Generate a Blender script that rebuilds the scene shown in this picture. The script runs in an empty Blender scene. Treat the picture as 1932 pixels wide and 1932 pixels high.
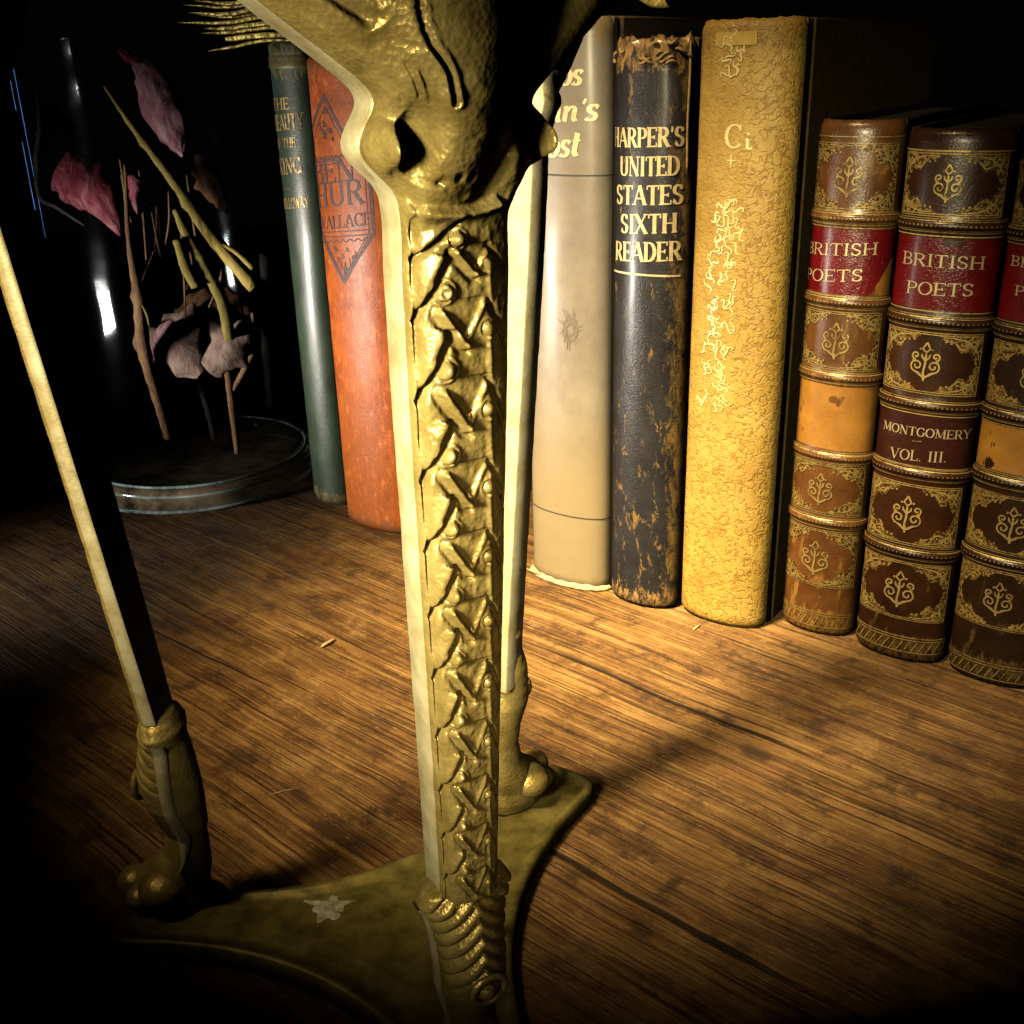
import bpy, bmesh, math, random
import numpy as np
from mathutils import Vector, Matrix, noise as mnoise
random.seed(7); np.random.seed(7)
SC = bpy.context.scene
COL = SC.collection
CM = 0.01
# ------------------------------------------------------------------ camera
# the photograph measured in a 1932 px square; all lengths in centimetres
F_PX, C_PX, VP = 2060.0, np.array([966., 966.]), np.array([1110., 5900.])
_d = np.array([VP[0]-C_PX[0], VP[1]-C_PX[1], F_PX]); _d /= np.linalg.norm(_d)
_fw = np.array([0, 0, 1.]) + _d*(-_d[2]); _fw /= np.linalg.norm(_fw)
_rt = np.cross(_d, _fw)
RW = np.stack([_rt, _fw, -_d])            # world = RW @ camera axes
CAM_H = 20.33
cam = bpy.data.cameras.new('camera'); camo = bpy.data.objects.new('camera', cam); COL.objects.link(camo)
cam.sensor_width = 36; cam.lens = 36*F_PX/1932; cam.clip_start = 0.01; cam.clip_end = 20
mx = Matrix.Identity(4)
for i in range(3):
    mx[i][0] = RW[i, 0]; mx[i][1] = -RW[i, 1]; mx[i][2] = -RW[i, 2]
mx[2][3] = CAM_H*CM
camo.matrix_world = mx
SC.camera = camo
# ------------------------------------------------------------------ world and light
w = bpy.data.worlds.new('World'); SC.world = w; w.use_nodes = True
w.node_tree.nodes['Background'].inputs[0].default_value = (1.0, .85, .6, 1)
w.node_tree.nodes['Background'].inputs[1].default_value = 0.0008
def lamp(name, kind, loc, target, power, color, **kw):
    l = bpy.data.lights.new(name, kind); l.energy = power; l.color = color
    for k, v in kw.items(): setattr(l, k, v)
    o = bpy.data.objects.new(name, l); COL.objects.link(o)
    o.location = Vector(loc)*CM
    o.rotation_euler = (Vector(target)-Vector(loc)).to_track_quat('-Z', 'Y').to_euler()
    return o
lamp('window_light', 'AREA', (-44, 31, 4.2), (-11, 47, 9), .20, (1.0, .93, .80), shape='RECTANGLE', size=.06, size_y=.035, spread=math.radians(44))
lamp('blue_edge_lamp', 'AREA', (-33, 74, 16), (-19.5, 56, 17.5),   .0006, (.16, .42, 1.0), shape='RECTANGLE', size=.05, size_y=.12, spread=math.radians(22))  # added lamp, only for the blue reflection on the jar's left edge
lamp('warm_vignette_spot', 'SPOT', (-24, 17, 56), (-0.4, 34.3, 9.0), 138, (1.0, .75, .36), spot_size=math.radians(23), spot_blend=1.0, shadow_soft_size=.085)  # added spot; its narrow soft cone makes the dark vignette
lamp('front_fill', 'SPOT', (-13, 1, 20.5), (-4.0, 17.6, 14.8), 6.6, (1.0, .87, .52), spot_size=math.radians(48), spot_blend=1.0, shadow_soft_size=.03)  # added spot to brighten the front and left legs
lamp('fill_lamp', 'SPOT', (3, -6, 23), (.4, 15.5, 11.5), 1.0, (1.0, .74, .36), spot_size=math.radians(24), spot_blend=1.0, shadow_soft_size=.03)  # added weak fill so the front leg's right half is not black
SC.view_settings.view_transform = 'Standard'; SC.view_settings.look = 'None'
SC.view_settings.exposure = 0.0; SC.view_settings.gamma = 1.0
try: SC.view_settings.use_curve_mapping = False
except Exception: pass
SC.render.engine = 'CYCLES'
SC.cycles.max_bounces = 0; SC.cycles.diffuse_bounces = 0; SC.cycles.glossy_bounces = 0; SC.cycles.transparent_max_bounces = 24; SC.cycles.transmission_bounces = 10
SC.cycles.caustics_reflective = False; SC.cycles.caustics_refractive = False
# ------------------------------------------------------------------ helpers
def ray(u, v): return RW @ np.array([u-C_PX[0], v-C_PX[1], F_PX])
def at(u, v, Y):                         # point at depth Y (cm) seen at (u, v)
    d = ray(u, v); t = Y/d[1]
    return np.array([d[0]*t, Y, CAM_H+d[2]*t])
def ground(u, v, h=0.):
    d = ray(u, v); t = (h-CAM_H)/d[2]
    return np.array([d[0]*t, d[1]*t, h])
def link(o, parent=None):
    COL.objects.link(o)
    if parent: o.parent = parent
    return o
def tag(o, label, cat, group=None):
    o['label'] = label; o['category'] = cat
    if group: o['group'] = group
    return o
def empty(name, loc_cm, rz=0.):
    o = bpy.data.objects.new(name, None); o.empty_display_size = .01
    o.location = Vector(loc_cm)*CM; o.rotation_euler = (0, 0, rz)
    return link(o)
def mesh(name, verts, faces, mat, parent=None, smooth=True, cm=True):
    me = bpy.data.meshes.new(name)
    s = CM if cm else 1
    me.from_pydata([(float(v[0])*s, float(v[1])*s, float(v[2])*s) for v in verts], [], [tuple(int(i) for i in f) for f in faces])
    me.update()
    if mat: me.materials.append(mat)
    if smooth: me.polygons.foreach_set('use_smooth', [True]*len(me.polygons))
    return link(bpy.data.objects.new(name, me), parent)
def fix_normals(o):
    bm = bmesh.new(); bm.from_mesh(o.data)
    bmesh.ops.remove_doubles(bm, verts=bm.verts, dist=1e-7)
    bmesh.ops.recalc_face_normals(bm, faces=bm.faces); bm.to_mesh(o.data); bm.free()
    return o
class MB:
    def __init__(s): s.v = []; s.f = []
    def grid(s, P, closeu=False):        # P[i][j] points
        n, m = len(P), len(P[0]); b = len(s.v)
        for r in P: s.v += [tuple(map(float, p)) for p in r]
        for i in range(n-1):
            for j in range(m-1 if not closeu else m):
                j2 = (j+1) % m
                s.f.append((b+i*m+j, b+i*m+j2, b+(i+1)*m+j2, b+(i+1)*m+j))
        return b
    def box(s, lo, hi):
        b = len(s.v)
        for z in (lo[2], hi[2]):
            s.v += [(lo[0], lo[1], z), (hi[0], lo[1], z), (hi[0], hi[1], z), (lo[0], hi[1], z)]
        s.f += [(b+3, b+2, b+1, b), (b+4, b+5, b+6, b+7)] + [(b+i, b+(i+1) % 4, b+4+(i+1) % 4, b+4+i) for i in range(4)]
    def tube(s, pts, radii, n=10, jitter=0.):
        pts = [Vector(p) for p in pts]; P = []
        up = Vector((0.31, .2, .93))
        for i, p in enumerate(pts):
            t = (pts[min(i+1, len(pts)-1)]-pts[max(i-1, 0)]).normalized()
            a = t.cross(up).normalized(); b = t.cross(a)
            r = radii[i] if hasattr(radii, '__len__') else radii
            P.append([p + (a*math.cos(2*math.pi*k/n)+b*math.sin(2*math.pi*k/n))*r*(1+jitter*random.uniform(-1, 1)) for k in range(n)])
        b0 = s.grid(P, closeu=True)
        s.f.append(tuple(b0+k for k in range(n))[::-1]); e = b0+(len(P)-1)*n
        s.f.append(tuple(e+k for k in range(n)))
    def ellipsoid(s, c, r, nu=20, nv=12, rot=None):
        P = []
        for i in range(nv+1):
            a = math.pi*i/nv; row = []
            for j in range(nu):
                b = 2*math.pi*j/nu
                p = Vector((r[0]*math.sin(a)*math.cos(b), r[1]*math.sin(a)*math.sin(b), r[2]*math.cos(a)))
                if rot: p = rot @ p
                row.append(p+Vector(c))
            P.append(row)
        s.grid(P, closeu=True)
    def build(s, name, mat, parent=None, smooth=True): return mesh(name, s.v, s.f, mat, parent, smooth)
def spline(pts, n):                      # Catmull-Rom through points
    pts = [np.array(p, float) for p in pts]; out = []
    q = [2*pts[0]-pts[1]]+pts+[2*pts[-1]-pts[-2]]
    for i in range(1, len(q)-2):
        for k in range(n):
            t = k/n
            out.append(.5*((2*q[i])+(-q[i-1]+q[i+1])*t+(2*q[i-1]-5*q[i]+4*q[i+1]-q[i+2])*t*t+(-q[i-1]+3*q[i]-3*q[i+1]+q[i+2])*t**3))
    out.append(pts[-1]); return out
# ------------------------------------------------------------------ materials
class NT:
    def __init__(s, name):
        s.m = bpy.data.materials.new(name); s.m.use_nodes = True
        s.t = s.m.node_tree; s.b = s.t.nodes['Principled BSDF']
        s.tc = s.t.nodes.new('ShaderNodeTexCoord')
    def n(s, kind, **kw):
        x = s.t.nodes.new(kind)
        for k, v in kw.items(): setattr(x, k, v)
        return x
    def l(s, a, b): s.t.links.new(a, b)
    def map(s, scale=(1, 1, 1), rz=0, src=None, loc=(0, 0, 0)):
        x = s.n('ShaderNodeMapping'); x.inputs['Scale'].default_value = scale; x.inputs['Rotation'].default_value = (0, 0, rz); x.inputs['Location'].default_value = loc
        s.l(src or s.tc.outputs['Object'], x.inputs['Vector']); return x.outputs[0]
    def noise(s, vec, scale, detail=4, rough=.55, dist=0.):
        x = s.n('ShaderNodeTexNoise'); x.inputs['Scale'].default_value = scale; x.inputs['Detail'].default_value = detail
        x.inputs['Roughness'].default_value = rough; x.inputs['Distortion'].default_value = dist
        s.l(vec, x.inputs['Vector']); return x.outputs['Fac']
    def ramp(s, fac, stops, interp='LINEAR'):
        x = s.n('ShaderNodeValToRGB'); r = x.color_ramp; r.interpolation = interp
        while len(r.elements) < len(stops): r.elements.new(.5)
        for e, (p, c) in zip(r.elements, stops):
            e.position = p; e.color = (*c, 1) if len(c) == 3 else c
        s.l(fac, x.inputs[0]); return x.outputs[0]
    def mask(s, fac, a, b):
        x = s.n('ShaderNodeMapRange', interpolation_type='SMOOTHSTEP'); x.inputs[1].default_value = a; x.inputs[2].default_value = b
        s.l(fac, x.inputs[0]); return x.outputs[0]
    def math(s, op, a, b=None, c=None):
        x = s.n('ShaderNodeMath', operation=op)
        for i, v in enumerate((a, b, c)):
            if v is None: continue
            if isinstance(v, (int, float)): x.inputs[i].default_value = v
            else: s.l(v, x.inputs[i])
        return x.outputs[0]
    def mix(s, fac, a, b, mode='MIX'):
        x = s.n('ShaderNodeMix', data_type='RGBA', blend_type=mode)
        for v, i in ((fac, 0), (a, 6), (b, 7)):
            if isinstance(v, (int, float)): x.inputs[i].default_value = v
            elif isinstance(v, tuple): x.inputs[i].default_value = (*v, 1)
            else: s.l(v, x.inputs[i])
        return x.outputs[2]
    def bump(s, h, strength, dist=.0005, prev=None):
        x = s.n('ShaderNodeBump'); x.inputs['Strength'].default_value = strength; x.inputs['Distance'].default_value = dist
        s.l(h, x.inputs['Height'])
        if prev: s.l(prev, x.inputs['Normal'])
        return x.outputs[0]
    def sep(s):
        x = s.n('ShaderNodeSeparateXYZ'); s.l(s.tc.outputs['Object'], x.inputs[0]); return x.outputs
    def set(s, color=None, rough=None, metal=None, normal=None, spec=None, **kw):
        for k, v in (('Base Color', color), ('Roughness', rough), ('Metallic', metal), ('Normal', normal), ('Specular IOR Level', spec)):
            if v is None: continue
            if isinstance(v, tuple): s.b.inputs[k].default_value = (*v, 1)
            elif isinstance(v, (int, float)): s.b.inputs[k].default_value = v
            else: s.l(v, s.b.inputs[k])
        for k, v in kw.items(): s.b.inputs[k].default_value = v
        return s.m
def m_brass(name, hi, lo, spot, rough=.36, metal=.85, hammer=1.0):
    t = NT(name); o = t.map()
    n1 = t.noise(o, 160, 6, .6); n2 = t.noise(o, 900, 3, .6); n3 = t.noise(o, 55, 4, .6, .6)
    c = t.ramp(n1, [(.34, lo), (.62, hi)])
    c = t.mix(t.mask(n3, .60, .72), c, spot)
    v = t.n('ShaderNodeTexVoronoi'); v.inputs['Scale'].default_value = 1300; t.l(o, v.inputs['Vector'])
    b = t.bump(v.outputs['Distance'], .42*hammer, .0004); b = t.bump(n2, .28*hammer, .0005, b)
    r = t.math('MULTIPLY_ADD', n1, .25, rough-.12)
    return t.set(c, r, metal, b)
BRASS = m_brass('aged_brass', (.80, .61, .22), (.50, .36, .105), (.20, .135, .045), .35, .50, .62)
BRASS_EDGE = m_brass('filed_brass_edge', (.90, .82, .56), (.66, .54, .29), (.44, .34, .16), .46, .40, .22)
BRASS_BACK = m_brass('cast_brass_back', (.70, .63, .40), (.55, .47, .27), (.42, .34, .17), .50, .20, .12)
BRASS_BASE = m_brass('tarnished_brass_plate', (.30, .25, .075), (.13, .105, .027), (.055, .042, .013), .44, .45, .25)
def m_book(name, col, dark, wear=None, rough=.5, wamt=(.60, .70), zt=None, zb=None, streak=(260, 260, 60), bump=.25, spec=.5, extra=None, coat=0.):
    """cloth or leather: two tones, scuffs of a worn colour, and rubbed ends (zt / zb in metres)"""
    t = NT(name); o = t.map()
    n1 = t.noise(o, 70, 6, .65); n2 = t.noise(t.map(streak), 1.0, 6, .65, .4); n3 = t.noise(o, 1500, 2)
    c = t.ramp(n1, [(.3, dark), (.68, col)])
    if extra: c = extra(t, c)
    if wear:
        m = t.mask(n2, *wamt)
        c = t.mix(m, c, wear)
        z = t.sep()[2]
        nn = t.noise(t.map((500, 500, 220)), 1.0, 5, .7, .5)
        for lim, sgn in ((zt, 1), (zb, -1)):
            if lim is None: continue
            k = t.math('MULTIPLY', t.math('SUBTRACT', z, lim), sgn*160.)
            k = t.math('ADD', k, t.math('MULTIPLY', t.math('SUBTRACT', nn, .5), 3.2))
            c = t.mix(t.mask(k, -.15, .25), c, t.mix(t.mask(nn, .35, .65), dark, wear))
    b = t.bump(n3, bump, .0004); b = t.bump(n2, bump*.8, .0006, b); b = t.bump(n1, bump*.8, .0012, b)
    if hasattr(t, 'vein'): b = t.bump(t.vein, .26, .001, b)
    r = t.math('MULTIPLY_ADD', n2, .3, rough-.15)
    m = t.set(c, r, 0., b, spec)
    if coat: t.b.inputs['Coat Weight'].default_value = coat; t.b.inputs['Coat Roughness'].default_value = .22
    return m
def m_plain(name, col, rough=.6, metal=0., var=.25, scale=400, bump=.15, spec=.5):
    t = NT(name); n = t.noise(t.map(), scale, 5, .6)
    c = t.ramp(n, [(.3, tuple(x*(1-var) for x in col)), (.7, col)])
    return t.set(c, rough, metal, t.bump(n, bump, .0004), spec)
def m_gold(name, col, lo=.50, hi=.62, under=(.10, .045, .014)):
    t = NT(name); o = t.map(); n = t.noise(o, 420, 5, .7, .4); n2 = t.noise(o, 95, 4, .6)
    k = t.math('ADD', t.math('MULTIPLY', n, .6), t.math('MULTIPLY', n2, .4))
    m = t.mask(k, lo, hi); c = t.mix(t.math('MULTIPLY', m, .85), t.ramp(n, [(.3, tuple(x*.7 for x in col)), (.6, col)]), under)
    return t.set(c, .42, t.math('MULTIPLY_ADD', m, -.4, .45), t.bump(n, .35, .0004))
GOLD = m_gold('gold_leaf', (.80, .58, .20)); GOLD_PALE = m_gold('pale_gold_leaf', (.86, .70, .40), .56, .68)
GOLD_DIM = m_gold('rubbed_gold_leaf', (.50, .36, .13), .48, .58)
INK = m_plain('dark_printing_ink', (.10, .045, .05), .6, 0, .5, 500)
PAGES = m_plain('old_paper', (.33, .25, .13), .9, 0, .4, 600)
BOARD_DARK = m_plain('dark_marbled_board', (.035, .026, .016), .75, 0, .7, 260)
# ------------------------------------------------------------------ tabletop
def m_wood():
    t = NT('worn_oak_boards'); G = math.radians(42)
    base = t.map((1, 1, 1), G)
    def st(a, c, loc=(0, 0, 0)):
        x = t.n('ShaderNodeMapping'); x.inputs['Scale'].default_value = (a, c, 1); x.inputs['Location'].default_value = loc
        t.l(base, x.inputs['Vector']); return x.outputs[0]
    wob = t.noise(st(9, 14), 1., 3)
    wv = t.n('ShaderNodeTexNoise'); wv.inputs['Scale'].default_value = 16; t.l(base, wv.inputs['Vector'])
    wa = t.n('ShaderNodeVectorMath', operation='MULTIPLY_ADD'); t.l(wv.outputs['Color'], wa.inputs[0]); wa.inputs[1].default_value = (.0, .006, 0); t.l(base, wa.inputs[2])
    base = wa.outputs[0]
    fine = t.noise(st(12, 780), 1., 6, .70, .12)
    mid = t.noise(st(7, 190, (3, 1, 0)), 1., 6, .66, .35)
    big = t.noise(st(5, 30, (7, 2, 0)), 1., 4, .6, .8)
    blot = t.noise(base, 60, 7, .72)
    grit = t.noise(st(300, 900, (2, 2, 2)), 1., 4, .7)
    pores = t.noise(st(15, 1300, (1, 5, 0)), 1., 4, .62)
    k = t.math('ADD', t.math('MULTIPLY', mid, .52), t.math('MULTIPLY', fine, .48))
    c = t.ramp(k, [(.36, (.034, .013, .004)), (.45, (.120, .054, .015)), (.53, (.235, .125, .038)), (.62, (.37, .225, .080))])
    c = t.mix(t.math('MULTIPLY', t.mask(big, .60, .40), .6), c, (.085, .037, .012))
    c = t.mix(t.math('MULTIPLY', t.mask(blot, .52, .66), .55), c, (.33, .195, .075))
    c = t.mix(t.math('MULTIPLY', t.mask(blot, .49, .36), .8), c, (.040, .017, .006))
    c = t.mix(t.math('MULTIPLY', t.mask(grit, .56, .70), .5), c, (.42, .27, .12))
    c = t.mix(t.math('MULTIPLY', t.mask(grit, .44, .32), .5), c, (.045, .02, .008))
    fib = t.noise(st(17, 1800, (4, 4, 1)), 1., 4, .65)
    c = t.mix(t.math('MULTIPLY', t.mask(fib, .58, .68), t.math('MULTIPLY', t.mask(blot, .40, .60), .75)), c, (.50, .33, .14))
    c = t.mix(t.math('MULTIPLY', t.mask(pores, .56, .66), .85), c, (.014, .006, .003))
    # long open cracks and board joints along the grain
    s = t.n('ShaderNodeSeparateXYZ'); t.l(base, s.inputs[0])
    u, v = s.outputs[0], s.outputs[1]
    cr = None
    Rg = np.array([[math.cos(G), -math.sin(G)], [math.sin(G), math.cos(G)]])
    for (a, b), wid, amp in ((((1000, 1560), (1440, 1800)), .0015, .0016), (((1070, 1228), (1504, 1404)), .0013, .0040), (((300, 1180), (500, 1275)), .0007, .003)):
        A = Rg @ (ground(*a)[:2]*CM); B = Rg @ (ground(*b)[:2]*CM)
        lo, hi = min(A[0], B[0]), max(A[0], B[0]); sl = (B[1]-A[1])/(B[0]-A[0])
        line = t.math('SUBTRACT', t.math('SUBTRACT', v, A[1]), t.math('MULTIPLY', t.math('SUBTRACT', u, A[0]), sl))
        line = t.math('ADD', line, t.math('MULTIPLY', t.math('SUBTRACT', wob, .5), amp))
        line = t.math('ABSOLUTE', line)
        ends = t.math('MULTIPLY', t.mask(u, lo-.02, lo+.01), t.mask(u, hi+.02, hi-.01))
        mk = t.math('MULTIPLY', t.mask(line, wid, wid*.25), ends)
        cr = mk if cr is None else t.math('MAXIMUM', cr, mk)
    c = t.mix(t.math('MULTIPLY', cr, .92), c, (.008, .004, .002))
    for (uv, rx, ry) in (((1432, 1412), .0075, .0042), ((1287, 1650), .0022, .0035), ((352, 1180), .010, .004)):
        A = Rg @ (ground(*uv)[:2]*CM)
        du = t.math('DIVIDE', t.math('SUBTRACT', u, A[0]), rx); dv = t.math('DIVIDE', t.math('SUBTRACT', v, A[1]), ry)
        dn = t.math('SQRT', t.math('ADD', t.math('MULTIPLY', du, du), t.math('MULTIPLY', dv, dv)))
        kk = t.math('ADD', dn, t.math('MULTIPLY', t.math('SUBTRACT', blot, .5), 2.2))
        c = t.mix(t.math('MULTIPLY', t.mask(kk, 1.15, .35), .80), c, (.030, .013, .005))
    h = t.math('SUBTRACT', t.math('ADD', fine, t.math('MULTIPLY', mid, .7)), t.math('MULTIPLY', t.mask(pores, .56, .66), .9))
    b = t.bump(h, .8, .0014); b = t.bump(t.math('MULTIPLY', cr, -1.), .8, .0012, b)
    r = t.math('MULTIPLY_ADD', fine, .35, .42)
    return t.set(c, r, 0., b, .35)
mb = MB(); mb.box((-70, -10, -3), (70, 150, 0))
tab = mb.build('tabletop', m_wood(), smooth=False); tab['kind'] = 'structure'
# ------------------------------------------------------------------ lettering and tooling drawn on a curved spine
def arc(cx, cy, rx, ry, a0, a1, n=12):
    return [(cx+rx*math.cos(math.radians(a0+(a1-a0)*i/n)), cy+ry*math.sin(math.radians(a0+(a1-a0)*i/n))) for i in range(n+1)]
TK, TN = .17, .065                        # thick and thin strokes of the roman capitals
# glyph: width, [(polyline, width or None = by direction)], [serif centres]
GL = {
 'A': (.80, [([(.08, 0), (.40, 1)], TN), ([(.40, 1), (.72, 0)], TK), ([(.2, .33), (.6, .33)], TN)], [(.08, 0), (.72, 0)]),
 'B': (.68, [([(.14, 0), (.14, 1)], TK), ([(.14, .96)]+arc(.32, .75, .22, .22, 90, -90)+[(.14, .53)], None), ([(.14, .5)]+arc(.34, .27, .25, .24, 90, -90)+[(.14, .03)], None)], [(.10, 0), (.10, 1)]),
 'C': (.74, [(arc(.42, .5, .32, .47, 42, 318, 20), None), ([(.66, .98), (.66, .72)], TN)], []),
 'D': (.78, [([(.15, 0), (.15, 1)], TK), ([(.15, .96), (.3, .96)]+arc(.32, .5, .34, .46, 90, -90, 16)+[(.15, .04)], None)], [(.10, 0), (.10, 1)]),
 'E': (.66, [([(.14, 0), (.14, 1)], TK), ([(.14, .965), (.58, .965), (.58, .8)], TN), ([(.14, .5), (.46, .5)], TN), ([(.46, .6), (.46, .4)], TN), ([(.14, .035), (.6, .035), (.6, .22)], TN)], [(.10, 0), (.10, 1)]),
 'F': (.62, [([(.14, 0), (.14, 1)], TK), ([(.14, .965), (.56, .965), (.56, .8)], TN), ([(.14, .5), (.46, .5)], TN), ([(.46, .6), (.46, .4)], TN)], [(.14, 0), (.10, 1)]),
 'G': (.78, [(arc(.42, .5, .32, .47, 42, 318, 20), None), ([(.66, .98), (.66, .74)], TN), ([(.66, .08), (.66, .42)], TK)], [(.64, .42)]),
 'H': (.82, [([(.16, 0), (.16, 1)], TK), ([(.66, 0), (.66, 1)], TK), ([(.16, .5), (.66, .5)], TN)], [(.16, 0), (.16, 1), (.66, 0), (.66, 1)]),
 'I': (.38, [([(.19, 0), (.19, 1)], TK)], [(.19, 0), (.19, 1)]),
 'K': (.78, [([(.15, 0), (.15, 1)], TK), ([(.62, 1), (.17, .42)], TN), ([(.3, .58), (.66, 0)], TK)], [(.15, 0), (.15, 1), (.62, 1), (.66, 0)]),
 'L': (.64, [([(.15, 0), (.15, 1)], TK), ([(.15, .035), (.58, .035), (.58, .26)], TN)], [(.13, 0), (.15, 1)]),
 'M': (.98, [([(.13, 0), (.16, 1)], TN), ([(.16, 1), (.48, .08)], TK), ([(.48, .08), (.80, 1)], TN), ([(.82, 1), (.82, 0)], TK)], [(.13, 0), (.82, 0), (.12, 1), (.86, 1)]),
 'N': (.84, [([(.14, 0), (.14, 1)], TN), ([(.14, 1), (.70, 0)], TK), ([(.70, 0), (.70, 1)], TN)], [(.14, 0), (.12, 1), (.70, 1)]),
 'O': (.84, [(arc(.42, .5, .33, .48, 0, 360, 24), None)], []),
 'P': (.66, [([(.15, 0), (.15, 1)], TK), ([(.15, .96)]+arc(.34, .71, .24, .25, 90, -90)+[(.15, .46)], None)], [(.15, 0), (.12, 1)]),
 'R': (.76, [([(.15, 0), (.15, 1)], TK), ([(.15, .96)]+arc(.34, .73, .23, .23, 90, -90)+[(.15, .5)], None), ([(.36, .5), (.66, 0)], TK)], [(.15, 0), (.12, 1), (.68, 0)]),
 'S': (.60, [([(.50, .78)]+arc(.30, .73, .19, .24, 20, 200, 10)+[(.16, .58), (.44, .42)]+arc(.30, .27, .20, .24, 20, -160, 10), None), ([(.50, .96), (.50, .74)], TN), ([(.10, .04), (.10, .28)], TN)], []),
 'T': (.74, [([(.37, 0), (.37, 1)], TK), ([(.06, .78), (.06, .965), (.68, .965), (.68, .78)], TN)], [(.37, 0)]),
 'U': (.82, [([(.16, 1), (.16, .3)]+arc(.41, .3, .25, .27, 180, 360, 12)+[(.66, 1)], None)], [(.16, 1), (.66, 1)]),
 'V': (.80, [([(.10, 1), (.40, 0)], TK), ([(.40, 0), (.70, 1)], TN)], [(.10, 1), (.70, 1)]),
 'W': (1.1, [([(.08, 1), (.32, 0)], TK), ([(.32, 0), (.55, .95)], TN), ([(.55, .95), (.78, 0)], TK), ([(.78, 0), (1.0, 1)], TN)], [(.08, 1), (.55, 1), (1.0, 1)]),
 'X': (.78, [([(.10, 1), (.68, 0)], TK), ([(.66, 1), (.10, 0)], TN)], [(.10, 1), (.68, 0), (.66, 1), (.10, 0)]),
 'Y': (.78, [([(.08, 1), (.39, .45)], TK), ([(.70, 1), (.39, .45)], TN), ([(.39, .48), (.39, 0)], TK)], [(.08, 1), (.70, 1), (.39, 0)]),
 "'": (.24, [([(.12, 1.0), (.10, .74)], .09)], []), '.': (.26, [([(.13, .0), (.13, .11)], .11)], []), '-': (.8, [([(.1, .4), (.7, .4)], TN)], []), ' ': (.4, [], []),
 '`': (.20, [([(.16, .86), (.10, .66)], .085)], []),
 # sloping lower case for the grey book
 'o': (.56, [(arc(.29, .30, .20, .29, 0, 360, 20), None)], []),
 's': (.50, [([(.44, .48)]+arc(.28, .45, .15, .14, 20, 200, 8)+[(.17, .36), (.38, .23)]+arc(.24, .15, .16, .14, 20, -160, 8), None)], []),
 'i': (.32, [([(.08, .50), (.16, .58), (.16, .08)]+[(.22, .01), (.30, .07)], None), ([(.18, .76), (.18, .87)], .11)], []),
 'n': (.62, [([(.06, .50), (.14, .58), (.14, 0)], None), ([(.14, .36), (.26, .54), (.38, .58), (.46, .48), (.46, .08), (.52, .01), (.60, .07)], None)], []),
 't': (.40, [([(.18, .86), (.18, .14), (.24, .02), (.36, .08)], None), ([(.04, .58), (.36, .58)], TN)], []),
 'k': (.56, [([(.12, .98), (.12, 0)], TK), ([(.46, .58), (.14, .26)], TN), ([(.22, .34), (.50, 0)], TK)], []),
}
class Ink:
    """flat ribbons laid on a spine; coordinates are (arc length s, height z) in cm"""
    def __init__(s, book, off=.012): s.bk = book; s.v = []; s.f = []; s.k = 0; s.off = off
    def line(s, pts, width, step=.12, wfn=None, taper=False):
        P = [np.array(pts[0], float)]
        for p in pts[1:]:
            p = np.array(p, float); n = max(1, int(np.hypot(*(p-P[-1]))/step)); a = P[-1]
            for i in range(1, n+1): P.append(a+(p-a)*i/n)
        if len(P) < 2: return
        s.k += 1; off = s.off+.0006*(s.k % 23); b = len(s.v); n = len(P)
        closed = np.hypot(*(P[0]-P[-1])) < 1e-6
        for i, p in enumerate(P):
            if closed and i in (0, n-1): t = P[1]-P[-2]
            else: t = P[min(i+1, n-1)]-P[max(i-1, 0)]
            L = np.hypot(*t); t = t/L if L > 1e-9 else np.array([1., 0]); nn = np.array([-t[1], t[0]])
            wd = (wfn(t) if wfn else width)*.5
            if taper: wd *= .35+.65*math.sin(math.pi*(i+.3)/(n-.4))
            for sg in (1, -1):
                q = p+nn*wd*sg
                s.v.append(s.bk.surf(q[0], q[1], off))
        for i in range(n-1): s.f.append((b+2*i, b+2*i+1, b+2*i+3, b+2*i+2))
    def disc(s, c, r, n=10):
        s.k += 1; off = s.off+.0006*(s.k % 23); b = len(s.v)
        for i in range(n):
            a = 2*math.pi*i/n; s.v.append(s.bk.surf(c[0]+r*math.cos(a), c[1]+r*math.sin(a), off))
        s.f.append(tuple(range(b, b+n)))
    def poly(s, pts):
        s.k += 1; off = s.off+.0006*(s.k % 23); b = len(s.v)
        for p in pts: s.v.append(s.bk.surf(p[0], p[1], off))
        s.f.append(tuple(range(b, b+len(pts))))
    def text(s, txt, s0, s1, z, h, slant=0., bold=1., zr=None):
        adv = sum(GL[c][0] for c in txt); kx = (s1-s0)/adv; x = 0.; zr = z if zr is None else zr
        for ch in txt:
            wd, strokes, serifs = GL[ch]
            bx = min(h, kx*1.05)
            def tr(p):
                X = x+p[0]; return (s0+kx*X+slant*p[1]*h, z+(zr-z)*X/adv+p[1]*h)
            for pl, ww in strokes:
                wf = (lambda t: bold*bx*(TN+(TK-TN)*abs(t[1])**1.3)) if ww is None else None
                s.line([tr(p) for p in pl], bold*bx*(ww or TN), .05, wf)
            for c in serifs:
                s.line([tr((c[0]-.13, c[1]+(.02 if c[1] < .5 else -.02))), tr((c[0]+.13, c[1]+(.02 if c[1] < .5 else -.02)))], bold*.05*h)
            x += wd
    def spiral(s, c, r, turns=1.4, a0=0., hand=1, width=.03):
        n = int(16*turns)+2
        s.line([(c[0]+r*(1-.82*i/n)*math.cos(a0+hand*2*math.pi*turns*i/n), c[1]+r*(1-.82*i/n)*math.sin(a0+hand*2*math.pi*turns*i/n)) for i in range(n+1)], width, .04)
    def build(s, name, mat):
        o = mesh(name, s.v, s.f, mat, s.bk.root, smooth=False); s.v = []; s.f = []; return o
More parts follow.
